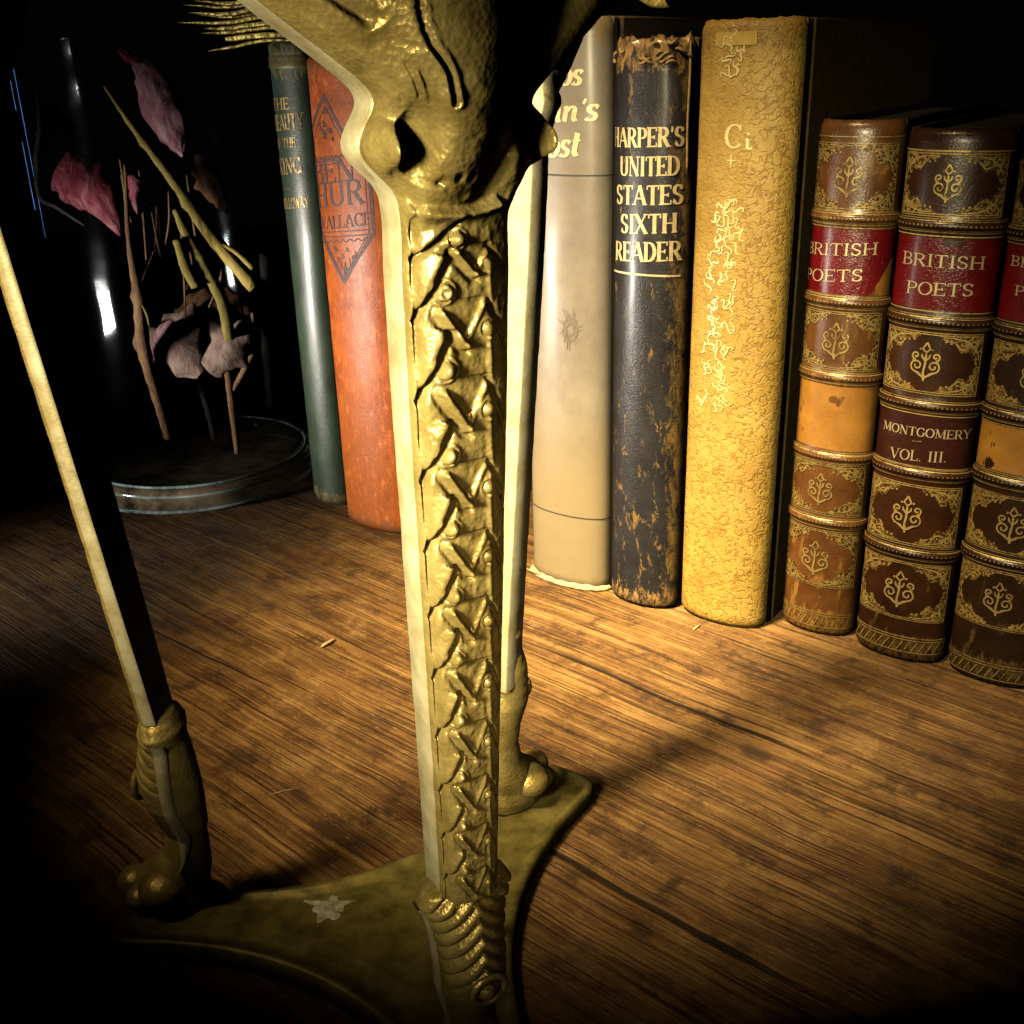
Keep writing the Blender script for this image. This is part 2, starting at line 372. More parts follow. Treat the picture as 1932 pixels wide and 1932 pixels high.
# ------------------------------------------------------------------ books
ER = np.array([.809, -.588]); ED = np.array([.588, .809]); BOOK_RZ = math.atan2(-.588, .809)
class Book:
    def __init__(s, name, label, r, d, W, b, H, D, group='old books standing in a row'):
        s.W, s.b, s.H, s.D = W, b, H, D                    # r, d: spine centre and joint line in row coordinates
        s.P = ER*r+ED*d
        s.root = empty(name, (s.P[0], s.P[1], 0), BOOK_RZ); tag(s.root, label, 'book', group)
        th = np.radians(np.linspace(-88, 88, 400))
        s.x = W/2*np.sin(th)/math.sin(math.radians(88)); s.y = -b*np.cos(th)**.85
        ds = np.hypot(np.diff(s.x), np.diff(s.y)); s.s = np.concatenate([[0], np.cumsum(ds)]); s.s -= s.s[-1]/2
        s.half = s.s[-1]
    def surf(s, a, z, off=0.):
        a = min(max(a, -s.half), s.half)
        x = np.interp(a, s.s, s.x); y = np.interp(a, s.s, s.y)
        e = .02; tx = np.interp(a+e, s.s, s.x)-np.interp(a-e, s.s, s.x); ty = np.interp(a+e, s.s, s.y)-np.interp(a-e, s.s, s.y)
        L = math.hypot(tx, ty) or 1
        bz = s.bulge(z) if hasattr(s, 'bands') else 0.
        return (x+ty/L*(off+bz), y-tx/L*(off+bz), z)
    def bulge(s, z):
        return sum(.07*math.exp(-((z-q)/.14)**4) for q in s.bands)
    def hit(s, u, v):                                      # photograph point -> (arc length, height) on the spine
        d = ray(u, v); dl = np.array([d[:2] @ ER, d[:2] @ ED]); o = np.array([-s.P @ ER, -s.P @ ED])
        cr = dl[0]*(s.y-o[1])-dl[1]*(s.x-o[0])
        idx = np.where(np.sign(cr[:-1]) != np.sign(cr[1:]))[0]
        if len(idx) == 0:
            i = int(np.argmin(np.abs(cr)))
        else:
            i = min(idx, key=lambda k: (s.x[k]-o[0])*dl[0]+(s.y[k]-o[1])*dl[1])
        t = ((s.x[i]-o[0])*dl[0]+(s.y[i]-o[1])*dl[1])/(dl @ dl)
        return s.s[i], CAM_H+d[2]*t
    def zpx(s, v, u): return s.hit(u, v)[1]
    def body(s, spine_mat, board_mat, page_mat=PAGES, board_h=None, ragged=0., cap=.12, groove=True):
        H = s.H; nz, na = 90, 40; P = []; mb = MB()
        zs = list(np.linspace(.0, H, nz))
        for k, z in enumerate(zs):
            row = []
            for a in np.linspace(-s.half, s.half, na):
                edge = min(z, H-z); rd = .10*max(0, 1-edge/.16)**2
                zz = z
                if ragged and H-z < .9: zz = z + ragged*(mnoise.noise(Vector((a*3.1, s.W*7, 0)))+.5*mnoise.noise(Vector((a*9, 3, 1))))*(1-(H-z)/.9)
                row.append(s.surf(a, zz, -rd+.012*mnoise.noise(Vector((a*1.3, z*.7, s.W)))))
            P.append(row)
        mb.grid(P)
        # inner wall of the spine so that it has a thickness
        Q = [[s.surf(a*.97, z, -.13) for a in np.linspace(-s.half, s.half, na)] for z in zs]; mb.grid([r[::-1] for r in Q])
        mb.grid([P[-1], Q[-1]]); mb.grid([Q[0], P[0]])
        sp = fix_normals(mb.build('spine', spine_mat, s.root)); s.spine = sp
        bh = board_h or H
        for sg in (-1, 1):
            x0 = sg*s.W/2; x1 = sg*(s.W/2-.26); b = MB()
            prof = [(x0, .06), (x0*.985, .02), (x1, .0)]
            if groove: lat = [(x1, .0), (x0-sg*.02, .0), (x0-sg*.02, .22), (x0-sg*.11, .36), (x0-sg*.11, .46), (x0-sg*.0, .62), (x0+sg*.0, s.D-.1), (x0-sg*.06, s.D), (x1, s.D)]
            else: lat = [(x1, .0), (x0-sg*.015, .0), (x0-sg*.015, s.D-.08), (x0-sg*.06, s.D), (x1, s.D)]
            rows = []
            for z, ins in ((.0, .05), (.06, 0), (bh-.06, 0), (bh, .05)):
                rows.append([(p[0]-(sg*ins if abs(p[0]) > abs(x1)+.01 else 0), p[1], z) for p in lat])
            b.grid(rows, closeu=True)
            n = len(lat); b.f.append(tuple(range(n))); b.f.append(tuple(range(3*n, 4*n)))
            o = fix_normals(b.build('cover_board', board_mat, s.root, smooth=False))
        pb = MB(); pb.box((-s.W/2+.30, .15, .22), (s.W/2-.30, s.D-.3, bh-.22)); pb.build('page_block', page_mat, s.root, smooth=False)
def px_text(ink, bk, txt, p0, p1, hpx, mat=None, name='title_line', **kw):
    """place a word from its photographed left-baseline and right-baseline points"""
    (a, z0), (b, z1) = bk.hit(*p0), bk.hit(*p1)
    h = bk.hit(p0[0], p0[1]-hpx)[1]-z0
    ink.text(txt, a, b, z0, h, zr=z1, **kw)
    return ink.build(name, mat)
# -- green cloth book
bk = Book('book', 'narrow dark green cloth book leaning spine out, leftmost of the row beside the glass jar', -37.25, 36.15, 2.35, .75, 21.2, 13.5)
GREEN = m_book('dark_green_cloth', (.040, .062, .036), (.017, .030, .018), (.16, .13, .05), .40, (.66, .78), .1985, .006, bump=.2, coat=.2)
bk.body(GREEN, GREEN, ragged=.10)
ik = Ink(bk)
for txt, p0, p1, h in (('THE', (514, 208), (548, 206), 22), ('BEAUTY', (506, 248), (575, 242), 30), ('OF THE', (520, 280), (560, 277), 18), ('KING', (519, 330), (571, 326), 30), ('-', (538, 360), (552, 358), 8), ('HOLLOWAY', (526, 395), (584, 390), 20)):
    px_text(ik, bk, txt, p0, p1, h, GOLD_DIM, 'title_line' if txt != '-' else 'title_rule', bold=1.15)
g = MB(); P = []
for z, o in ((20.1, .02), (20.22, .07), (20.34, .02), (20.5, .05), (20.62, .01)):
    P.append([bk.surf(a, z, o) for a in np.linspace(-bk.half, bk.half, 30)])
g.grid(P); g.build('head_band', m_plain('rubbed_green_gold', (.16, .13, .05), .5, .3, .6, 700), bk.root)
# -- orange cloth book
bk = Book('book', 'orange red cloth book with dark diamond stamp and title on its spine', -33.0, 35.05, 4.2, .9, 20.5, 13.5)
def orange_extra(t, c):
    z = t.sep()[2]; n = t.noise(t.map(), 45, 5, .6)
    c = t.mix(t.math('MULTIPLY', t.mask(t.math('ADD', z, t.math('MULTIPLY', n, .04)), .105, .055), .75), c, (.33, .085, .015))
    s = t.noise(t.map((330, 330, 150)), 1., 5, .72)
    c = t.mix(t.math('MULTIPLY', t.mask(s, .56, .70), .65), c, (.20, .045, .012))
    return t.mix(t.math('MULTIPLY', t.mask(s, .46, .34), .5), c, (.68, .21, .06))
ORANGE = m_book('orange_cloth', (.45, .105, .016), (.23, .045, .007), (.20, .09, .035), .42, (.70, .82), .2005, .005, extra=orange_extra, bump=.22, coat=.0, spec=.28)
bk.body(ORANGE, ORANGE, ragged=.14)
ik = Ink(bk)
def P2(u, v): return bk.hit(u, v)
dia = [P2(611, 182), P2(697, 330), P2(706, 440), P2(650, 532), P2(603, 430), P2(578, 250), P2(611, 182)]
ik.line(dia, .16); ik.line([(0.88*(p[0]-dia[3][0])+dia[3][0], .93*(p[1]-dia[4][1])+dia[4][1]) for p in dia], .04)
for (y0, xa, xb) in ((308, 583, 640), (314, 583, 640), (438, 604, 706), (447, 604, 706)):
    a, b = P2(xa, y0), P2(xb, y0-6); ik.line([a, b], .05)
for y0, xa, xb in ((300, 582, 650), (456, 606, 702)):
    a, b = P2(xa, y0), P2(xb, y0-6)
    ik.line([(a[0]+(b[0]-a[0])*i/40, a[1]+(b[1]-a[1])*i/40+.06*math.sin(i*1.25)) for i in range(41)], .04)
for i in range(26):                                        # engraved foliage filling the two ends of the diamond
    f = random.random()
    if i < 14: u, v = 611+random.uniform(-1, 1)*6+random.uniform(-22, 26)*f, 205+75*f
    else: u, v = 652+random.uniform(-1, 1)*36*(1-f), 465+48*f
    a, z = P2(u, v); ik.spiral((a, z), random.uniform(.07, .14), 1.1, random.uniform(0, 6), random.choice((-1, 1)), .04)
for i in range(10):
    f = random.random(); u = 652+random.uniform(-1, 1)*30*(1-f); a, z = P2(u, 470+45*f); ik.line([(a, z), (a+random.uniform(-.03, .03), z-.3)], .035)
ik.build('diamond_stamp', INK)
px_text(ik, bk, 'BEN', (588, 350), (672, 340), 46, INK, bold=.95)
px_text(ik, bk, 'HUR', (594, 393), (690, 383), 46, INK, bold=.95)
px_text(ik, bk, 'WALLACE', (598, 434), (702, 424), 24, INK, bold=.9)
# -- grey cloth book
bk = Book('book', 'grey tan cloth book with sloping gilt title and frayed foot, behind the brass legs', -22.35, 34.95, 3.65, .85, 21.5, 13.5)
def grey_extra(t, c):
    z = t.sep()[2]; n = t.noise(t.map(), 30, 4, .6)
    k = t.math('ADD', z, t.math('MULTIPLY', n, .02))
    c = t.mix(t.math('MULTIPLY', t.mask(k, .105, .045), .8), c, (.25, .195, .11))  # browner below: the lower end of the window's sheen put into the colour
    o = t.map((75, 75, 32), loc=(-.006*75*0, 0, -.0985*32)); d = t.n('ShaderNodeVectorMath', operation='LENGTH'); t.l(o, d.inputs[0])
    m = t.math('SUBTRACT', t.noise(t.map((420, 420, 90)), 1., 5, .7), t.math('MULTIPLY', d.outputs['Value'], .30))
    return t.mix(t.math('MULTIPLY', t.mask(m, .22, .42), .55), c, (.17, .135, .125))
GREY = m_book('grey_tan_cloth', (.235, .205, .175), (.165, .14, .118), (.25, .17, .07), .40, (.68, .80), .2075, .004, bump=.10, extra=grey_extra, coat=.35)
bk.body(GREY, GREY, ragged=.03)
ik = Ink(bk)
px_text(ik, bk, 'os', (1056, 161), (1097, 160), 47, GOLD_PALE, slant=.22, bold=1.3)
px_text(ik, bk, 'kin`s', (1020, 231), (1128, 226), 47, GOLD_PALE, slant=.22, bold=1.3)
px_text(ik, bk, 'ost', (1032, 296), (1092, 294), 50, GOLD_PALE, slant=.22, bold=1.3)
ik = Ink(bk); RULE = m_plain('faded_black_rule', (.05, .04, .035), .6)
for v in (331, 975):
    a, z = bk.hit(1080, v); ik.line([(-bk.half, z), (bk.half, z)], .05); ik.build('spine_rule', RULE)
ik = Ink(bk); ea, ez = bk.hit(1076, 622)
for k in range(30):
    q = 2*math.pi*k/30; r0, r1 = random.uniform(.1, .3), random.uniform(.45, .95)
    ik.line([(ea+r0*.7*math.cos(q), ez+r0*math.sin(q)), (ea+r1*.62*math.cos(q+.25), ez+r1*math.sin(q+.25))], .04, taper=True)
for r_ in (.22, .42): ik.line([(ea+r_*.7*math.cos(2*math.pi*k/24), ez+r_*math.sin(2*math.pi*k/24)) for k in range(25)], .035)
ik.build('blind_stamp', m_plain('dull_grey_stamp', (.19, .16, .135), .6, 0, .4, 700))
fr = MB(); P = []
for k in range(50):
    a = -bk.half*.95+1.92*bk.half*k/49; j = .05*mnoise.noise(Vector((a*4, 0, 5)))
    P.append([bk.surf(a, .02, .05+j), bk.surf(a, .05, .17+j), bk.surf(a, .14+.10*mnoise.noise(Vector((a*3, 2, 0))), .12+j), bk.surf(a, .22+.12*mnoise.noise(Vector((a*2.2, 9, 0))), .02)])
fr.grid(P)
fr.tube([bk.surf(-bk.half*.5, .2, .1), bk.surf(-bk.half*.66, .22, .25), bk.surf(-bk.half*.9, .06, .45)], [.05, .035, .015], 6)
fr.build('frayed_edge', m_plain('frayed_linen', (.62, .46, .26), .85, 0, .5, 900), bk.root)
# -- black leather reader
bk = Book('book', 'rubbed black leather reader with five line gilt title on its spine', -18.85, 35.0, 2.95, .95, 20.75, 13.0)
def black_extra(t, c):
    z = t.sep()[2]
    n = t.noise(t.map((260, 260, 110)), 1., 6, .75, .6)
    low = t.math('MULTIPLY', t.mask(z, .125, .05), .05)
    m = t.mask(t.math('ADD', n, low), .60, .68)
    c = t.mix(t.math('MULTIPLY', m, .85), c, (.20, .12, .045))
    x = t.sep()[0]; e = t.math('ADD', t.math('MULTIPLY', x, 95.), t.math('MULTIPLY', t.math('SUBTRACT', n, .5), 2.4))
    return t.mix(t.math('MULTIPLY', t.mask(e, 1.0, 1.5), .85), c, (.22, .14, .05))
BLACK = m_book('rubbed_black_leather', (.028, .028, .034), (.014, .013, .016), (.33, .20, .075), .32, (.64, .74), .1985, .006, (300, 300, 90), .35, .55, black_extra, coat=.6)
bk.body(BLACK, BLACK, ragged=.25)
ik = Ink(bk)
for txt, p0, p1 in (("HARPER'S", (1161, 276), (1291, 275)), ('UNITED', (1171, 331), (1283, 330)), ('STATES', (1165, 384), (1289, 384)), ('SIXTH', (1172, 439), (1278, 438)), ('READER', (1163, 490), (1286, 490))):
    px_text(ik, bk, txt, p0, p1, 36, GOLD_PALE, bold=1.2)
a, z = bk.hit(1220, 519); ik.line([(-bk.half*.9, z-.03), (0, z), (bk.half*.75, z)], .07)
ik.build('title_rule', GOLD_PALE)
wr = MB()
for k in range(16):                                        # torn leather curling at the head
    a = -bk.half*.9+1.8*bk.half*random.random(); z = bk.H-random.uniform(.15, .75)
    L = random.uniform(.2, .6); up = random.uniform(-.08, .16)
    pts = [bk.surf(a+L*f-L/2, z+up*f+.06*math.sin(5*f+k), .02+.05*math.sin(math.pi*f)) for f in np.linspace(0, 1, 7)]
    wr.tube(pts, [.02, .04, .055, .06, .05, .035, .015], 7)
pts = [bk.surf(bk.half*.80, z_, .03+.03*math.sin(z_*2)) for z_ in np.linspace(bk.H-.1, bk.H-4.2, 20)]
wr.tube(pts, [.02]+[.05]*18+[.02], 6)
wr.build('torn_headcap', m_plain('torn_leather', (.42, .26, .09), .75, 0, .65, 500, .5), bk.root)
# -- yellow vellum book
bk = Book('book', 'thick yellow vellum book with worn gilt squiggles, tallest between the black and brown books', -15.6, 35.35, 3.5, 1.0, 21.2, 14.0)
def vellum_extra(t, c):
    o = t.map()
    warp = t.n('ShaderNodeTexNoise'); warp.inputs['Scale'].default_value = 240; t.l(o, warp.inputs['Vector'])
    a = t.n('ShaderNodeVectorMath', operation='MULTIPLY_ADD'); t.l(warp.outputs['Color'], a.inputs[0]); a.inputs[1].default_value = (.005,)*3; t.l(o, a.inputs[2])
    n = t.noise(a.outputs[0], 300, 2, .45)
    vein = t.math('ABSOLUTE', t.math('SUBTRACT', n, .5)); t.vein = t.mask(vein, .0, .07)
    x = t.sep()[0]; z = t.sep()[2]; n2 = t.noise(o, 60, 4, .6)
    side = t.mask(t.math('ADD', t.math('MULTIPLY', x, 70.), n2), .35, .85)
    low = t.mask(t.math('ADD', t.math('MULTIPLY', z, -12.), n2), -.15, -.9)
    where = t.math('MAXIMUM', side, t.math('SUBTRACT', 1., low))
    c = t.mix(t.math('MULTIPLY', t.math('MULTIPLY', t.mask(vein, .045, .008), t.math('MULTIPLY_ADD', where, .85, .15)), .62), c, (.20, .095, .012))
    sp = t.noise(o, 210, 3, .6)
    c = t.mix(t.math('MULTIPLY', t.mask(sp, .62, .70), .5), c, (.30, .15, .02))
    top = t.mask(t.math('ADD', t.math('MULTIPLY', z, 100.), t.math('MULTIPLY', t.noise(o, 260, 5, .7), 4.)), 21.6, 23.4)
    return t.mix(t.math('MULTIPLY', top, .7), c, (.20, .11, .018))
VELLUM = m_book('yellow_vellum', (.47, .315, .078), (.32, .20, .04), (.30, .17, .035), .46, (.62, .78), .2095, .003, bump=.5, extra=vellum_extra)
bk.body(VELLUM, m_plain('shaded_vellum_board', (.20, .13, .035), .6, 0, .5, 300), ragged=.06)  # board colour darkened, the shade on its side painted in
GILT = m_plain('bright_worn_gilt', (.92, .76, .36), .35, .3, .2, 900)
ik = Ink(bk)
px_text(ik, bk, 'C', (1366, 280), (1400, 280), 46, GILT, 'title_letter', bold=1.0)
px_text(ik, bk, 'i', (1401, 282), (1420, 282), 36, GILT, 'title_letter', bold=1.)
a, z = bk.hit(1380, 303)
ik.line([(a-.16, z), (a+.16, z)], .06, taper=True); ik.line([(a, z-.22), (a, z+.22)], .06, taper=True); ik.build('gilt_star', GILT)
def squig(u, v, su, sv, n):
    for i in range(n):
        a, z = bk.hit(u+random.uniform(-su, su), v+random.uniform(-sv, sv)); ang = random.choice((.9, -.9, 1.9, 2.6, .5))+random.uniform(-.4, .4)
        L = random.uniform(.28, .52); k = random.choice((-1, 1))*random.uniform(.08, .15); dx, dy = math.cos(ang), math.sin(ang)
        ik.line([(a+dx*L*(f-.5)-dy*k*math.sin(6.0*f), z+dy*L*(f-.5)+dx*k*math.sin(6.0*f)) for f in np.linspace(0, 1, 12)], random.uniform(.045, .07), .03, taper=True)
squig(1381, 80, 28, 16, 9); squig(1381, 122, 18, 26, 7); ik.build('gilt_flourish', GILT)
for q in range(10): squig(1376-q*3.6, 395+q*40, 26, 22, 9)
ik.build('gilt_flourish', GILT)
pb = MB(); A0 = bk.hit(1352, 58); A1 = bk.hit(1428, 84)
P = [[bk.surf(a, z, .02) for a in np.linspace(A0[0], A1[0], 12)] for z in np.linspace(A1[1], A0[1]-.05, 4)]
pb.grid(P); pb.build('paper_patch', m_plain('yellow_paper_patch', (.58, .40, .085), .6), bk.root)
# -- the brown calf volumes of poetry
CALF_OFF = {}
def calf_mat(name, col, dark, worn, amt): return m_book(name, col, dark, worn, .30, amt, None, .010, (190, 190, 70), .25, .6, coat=.45)
def ornament(ik, c, h):
    """palmette: stem, two pairs of volutes, a bud and beads"""
    x, z = c; k = h/2.
    w_ = .052*h
    ik.line([(x, z-k), (x-.06*k, z-.55*k), (x, z-.1*k), (x, z+.45*k)], w_)
    for sg in (-1, 1):
        ik.spiral((x+sg*.42*k, z-.22*k), .34*k, 1.35, math.radians(-90), sg, w_*.85)
        ik.spiral((x+sg*.50*k, z+.30*k), .22*k, 1.2, math.radians(-90), sg, w_*.85)
        ik.line([(x, z-.85*k), (x+sg*.30*k, z-.62*k), (x+sg*.5*k, z-.52*k)], w_*1.3, taper=True)
        ik.line([(x, z+.05*k), (x+sg*.18*k, z+.25*k), (x+sg*.22*k, z+.42*k)], w_, taper=True)
        ik.line([(x, z+.50*k), (x+sg*.19*k, z+.68*k), (x, z+1.02*k)], w_*.9)
        ik.disc((x+sg*.30*k, z+.66*k), .06*k)
        ik.disc((x+sg*.62*k, z+.02*k), .05*k)
    ik.poly([(x-.10*k, z-.78*k), (x, z-1.02*k), (x+.10*k, z-.78*k), (x, z-.62*k)])
def panel(ik, bk, z0, z1, orn=True):
    hw = bk.half*.80; lw = .03; h = z1-z0
    for q in (0, .07): ik.line([(-hw, z0+q), (hw, z0+q)], lw*.8); ik.line([(-hw, z1-q), (hw, z1-q)], lw*.8)
    for sx in (-1, 1):
        ik.line([(sx*hw, z0), (sx*hw, z1)], lw)
        for sz in (-1, 1):
            cx, cz = sx*(hw-.30), (z0+z1)/2+sz*(h/2-.28)
            ik.spiral((cx, cz), .17, 1.3, math.radians(90*sz), sx*sz, .04)
            ik.line(spline([(sx*(hw-.06), cz-sz*.55), (sx*(hw-.14), cz-sz*.30), (sx*(hw-.42), cz+sz*.02), (sx*(hw-.80), cz+sz*.14), (sx*(hw-1.15), cz+sz*.16)], 4), .05, .05, taper=True)
            ik.line(spline([(sx*(hw-.42), cz-sz*.12), (sx*(hw-.62), cz-sz*.20), (sx*(hw-.80), cz-sz*.02)], 4), .045, .05, taper=True)
            ik.line([(sx*(hw-.08), cz+sz*.2), (sx*(hw-.26), cz-sz*.36)], .05, .05, taper=True)
            for q in range(4): ik.disc((sx*(hw-.62-.16*q), cz+sz*(.0+.03*q)-sz*.08), .032)
    if orn: ornament(ik, (-.04+random.uniform(-.05, .05), (z0+z1)/2+random.uniform(-.04, .04)), h*random.uniform(.58, .64))
GILT_GROUND = None
def corners(bk, z0, z1):
    """stippled gilt filling the four corners round a dark lozenge"""
    hw = bk.half*.80; m = MB(); zc, hh = (z0+z1)/2, (z1-z0)/2
    for sx in (-1, 1):
        for sz in (-1, 1):
            P = []
            for i in range(13):
                u = i/12; row = []
                for j in range(9):
                    v = j/8; lim = max(.03, (1-u)**1.25*(1+.22*math.sin(u*19)))
                    row.append(bk.surf(sx*(hw-u*hw*.96), zc+sz*(hh-.03-v*hh*.92*lim), .011))
                P.append(row)
            m.grid(P if sx*sz > 0 else [r[::-1] for r in P])
    m.build('gilt_corners', GILT_GROUND, bk.root)
def m_ground():
    t = NT('stippled_gilt_ground'); o = t.map(); v = t.n('ShaderNodeTexVoronoi'); v.inputs['Scale'].default_value = 1100; t.l(o, v.inputs['Vector'])
    n = t.noise(o, 700, 5, .7, .8); k = t.math('ADD', t.math('MULTIPLY', n, .7), t.math('MULTIPLY', v.outputs['Distance'], .5))
    c = t.ramp(k, [(.44, (.030, .012, .004)), (.58, (.13, .070, .018)), (.72, (.42, .27, .075))])
    return t.set(c, .42, .25, t.bump(k, .5, .0004))
GILT_GROUND = m_ground()
def bandlines(ik, bk, z, dots=True):
    hw = bk.half*.97
    for q in (-.20, -.14, .14, .20): ik.line([(-hw, z+q), (hw, z+q)], .028)
    if dots:
        for i in range(26): ik.disc((-hw*.9+1.8*hw*i/25, z), .032, 6)
def label(bk, name, z0, z1, mat, torn=False, off=.006, frac=.97):
    mb = MB(); P = []; n = 40
    for j, z in enumerate(np.linspace(z0, z1, 24)):
        row = []
        for i in range(n):
            hi = frac
            if torn: hi = frac-.42*max(0, 1-(z-z0)/((z1-z0)*.62))**.8-.03*mnoise.noise(Vector((z*6, 0, 2)))
            row.append(bk.surf(bk.half*(-frac+(hi+frac)*i/(n-1)), z, off+.004*mnoise.noise(Vector((i*.5, z*3, 0)))))
        P.append(row)
    mb.grid(P); return mb.build(name, mat, bk.root)
RED = m_book('red_morocco_label', (.19, .007, .009), (.10, .004, .006), (.20, .06, .03), .26, (.70, .82), bump=.45, spec=.6, coat=.6)
DKLAB = m_book('dark_brown_label', (.055, .016, .010), (.032, .010, .007), None, .28, bump=.3, spec=.6, coat=.5)
def zz(bk, u, vs): return [bk.hit(u, v)[1] for v in vs]
def poets(r, d, W, H, label_txt, us, rows, kind, col, dark, worn, amt):
    bk = Book('book', label_txt, r, d, W, .95, H, 11.5, 'brown gilt calf volumes of poetry')
    u = us; top, p1a, p1b, b1, l1a, l1b, b2, p2a, p2b, b3, l2a, l2b, b4, p3a, p3b, b5, p4a, p4b, ft = zz(bk, u, rows)
    bk.bands = [b1, b2, b3, b4, b5]
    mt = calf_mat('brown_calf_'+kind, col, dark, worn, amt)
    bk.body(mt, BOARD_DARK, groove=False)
    for q in bk.bands:                                     # each raised band its own padded strip
        mb = MB(); P = [[bk.surf(a, q+e, o) for a in np.linspace(-bk.half*.99, bk.half*.99, 30)] for e, o in ((-.17, -.06), (-.13, .012), (-.06, .03), (0, .034), (.06, .03), (.13, .012), (.17, -.06))]
        mb.grid(P); mb.build('raised_band', mt, bk.root)
    ik = Ink(bk, .02)
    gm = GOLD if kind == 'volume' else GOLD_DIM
    for q0, q1 in ((p1b, p1a), (p2b, p2a), (p3b, p3a), (p4b, p4a)):
        corners(bk, q0, q1); panel(ik, bk, q0, q1); ik.build('gilt_panel', gm)
    ik2 = Ink(bk, .042)
    for q in bk.bands: bandlines(ik2, bk, q); ik2.build('band_gilding', GOLD_DIM)
    for q in (l1a, l1b, l2a, l2b, top-.28): ik.line([(-bk.half*.97, q), (bk.half*.97, q)], .035); ik.build('gilt_rule', gm)
    for i in range(14): ik.line([(-bk.half*.8+1.6*bk.half*i/13, ft+.25), (-bk.half*.8+1.6*bk.half*(i+.8)/13, ft+.62)], .03)
    ik.build('gilt_hatching', gm)
    for q in (.2, .68, .78): ik.line([(-bk.half*.9, ft+q), (bk.half*.9, ft+q)], .03); ik.build('gilt_rule', gm)
    return bk, (l1a, l1b, l2a, l2b)
WORN_ORANGE = m_book('bared_tan_leather', (.40, .19, .034), (.24, .10, .018), (.28, .13, .03), .42, (.66, .8), bump=.2)
rowsB = (240, 270, 398, 412, 430, 560, 572, 590, 700, 715, 726, 860, 866, 880, 975, 990, 1005, 1110, 1193)
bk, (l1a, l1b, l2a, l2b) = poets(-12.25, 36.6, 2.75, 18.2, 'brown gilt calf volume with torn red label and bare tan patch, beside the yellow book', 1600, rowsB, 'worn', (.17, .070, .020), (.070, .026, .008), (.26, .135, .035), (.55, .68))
label(bk, 'title_label', l1b+.05, l1a-.05, RED, torn=True)
label(bk, 'label_scar', l1b+.04, l1b+1.35, WORN_ORANGE, off=.0015, frac=.95)
label(bk, 'bared_patch', l2b+.04, l2a-.04, WORN_ORANGE)
ik = Ink(bk, .022)
px_text(ik, bk, 'BRITISH', (1516, 476), (1656, 480), 22, GOLD_PALE, bold=1.0)
px_text(ik, bk, 'POETS', (1516, 526), (1628, 530), 22, GOLD_PALE, bold=1.0)
rowsM = (265, 285, 408, 425, 445, 588, 608, 628, 745, 768, 785, 885, 898, 920, 1035, 1050, 1068, 1175, 1243)
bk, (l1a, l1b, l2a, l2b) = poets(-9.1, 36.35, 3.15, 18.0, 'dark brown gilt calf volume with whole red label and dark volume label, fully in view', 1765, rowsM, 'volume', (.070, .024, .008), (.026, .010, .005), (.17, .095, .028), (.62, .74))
label(bk, 'title_label', l1b+.05, l1a-.05, RED)
label(bk, 'volume_label', l2b+.05, l2a-.05, DKLAB)
ik = Ink(bk, .022)
px_text(ik, bk, 'BRITISH', (1704, 496), (1858, 508), 24, GOLD_PALE, bold=1.0)
px_text(ik, bk, 'POETS', (1710, 552), (1836, 559), 24, GOLD_PALE, bold=1.0)
px_text(ik, bk, 'MONTGOMERY', (1668, 808), (1830, 826), 17, GOLD_PALE, bold=1.0)
px_text(ik, bk, '-', (1718, 835), (1742, 837), 10, GOLD_PALE, 'title_rule')
px_text(ik, bk, 'VOL. III.', (1680, 862), (1786, 872), 20, GOLD_PALE, bold=.9)
rowsD = (285, 300, 425, 440, 460, 610, 628, 650, 770, 790, 808, 900, 915, 940, 1050, 1068, 1085, 1195, 1300)
bk, (l1a, l1b, l2a, l2b) = poets(-5.85, 36.4, 3.1, 18.2, 'darkest brown gilt calf volume cut off by the right edge of the photo', 1925, rowsD, 'shadowed', (.036, .015, .006), (.014, .007, .004), (.10, .06, .02), (.60, .72))  # darker copy of the calf, deep shade at the row's end painted in
label(bk, 'title_label', l1b+.05, l1a-.05, RED)
label(bk, 'bared_patch', l2b+.04, l2a-.04, WORN_ORANGE)
ik = Ink(bk, .022)
a, z = bk.hit(1908, 500); ik.text('BRITISH', a, a+2.2, z, .30); ik.build('title_line', GOLD_PALE)
a, z = bk.hit(1914, 556); ik.text('POETS', a, a+1.8, z, .30); ik.build('title_line', GOLD_PALE)
# ------------------------------------------------------------------ brass tripod stand
CEN = np.array([-2.95, 21.1])
stand = empty('brass_stand', (CEN[0], CEN[1], 0))
tag(stand, 'antique brass three legged stand with beaded animal legs on a concave triangular plate', 'stand')
def wl(p): return (p[0]-CEN[0], p[1]-CEN[1], p[2])         # world cm -> stand-local cm
# plate outline: concave sides, clipped corners
PA = [math.radians(a) for a in (55.5, 174, -66)]
PC = np.array([-2.75, 20.95])
def plate_outline(inset=0.):
    out = []
    for i, a in enumerate(PA):
        o = np.array([math.cos(a), math.sin(a)]); t = np.array([-o[1], o[0]])
        R = 7.6-inset; hw = 1.02-inset*.7
        A = PC+o*(R-.55)-t*hw; B = PC+o*(R-.55)+t*hw
        out += [tuple(A), tuple(PC+o*(R-.16)-t*hw*.86), tuple(PC+o*R-t*hw*.45), tuple(PC+o*R+t*hw*.45), tuple(PC+o*(R-.16)+t*hw*.86), tuple(B)]
        a2 = a+math.radians(60); m = np.array([math.cos(a2), math.sin(a2)]); b2 = PA[(i+1) % 3]
        o2 = np.array([math.cos(b2), math.sin(b2)]); t2 = np.array([-o2[1], o2[0]]); N = PC+o2*(R-.55)-t2*hw
        M = PC+m*(2.52-inset)
        for k in range(1, 24):
            f = k/24; q = .5*(1-abs(2*f-1))                # rounded hollow between corners
            ctrl = M*2-(B+N)/2
            out.append(tuple((1-f)**2*B+2*f*(1-f)*ctrl+f*f*N))
    return out
pl = MB(); rows = []
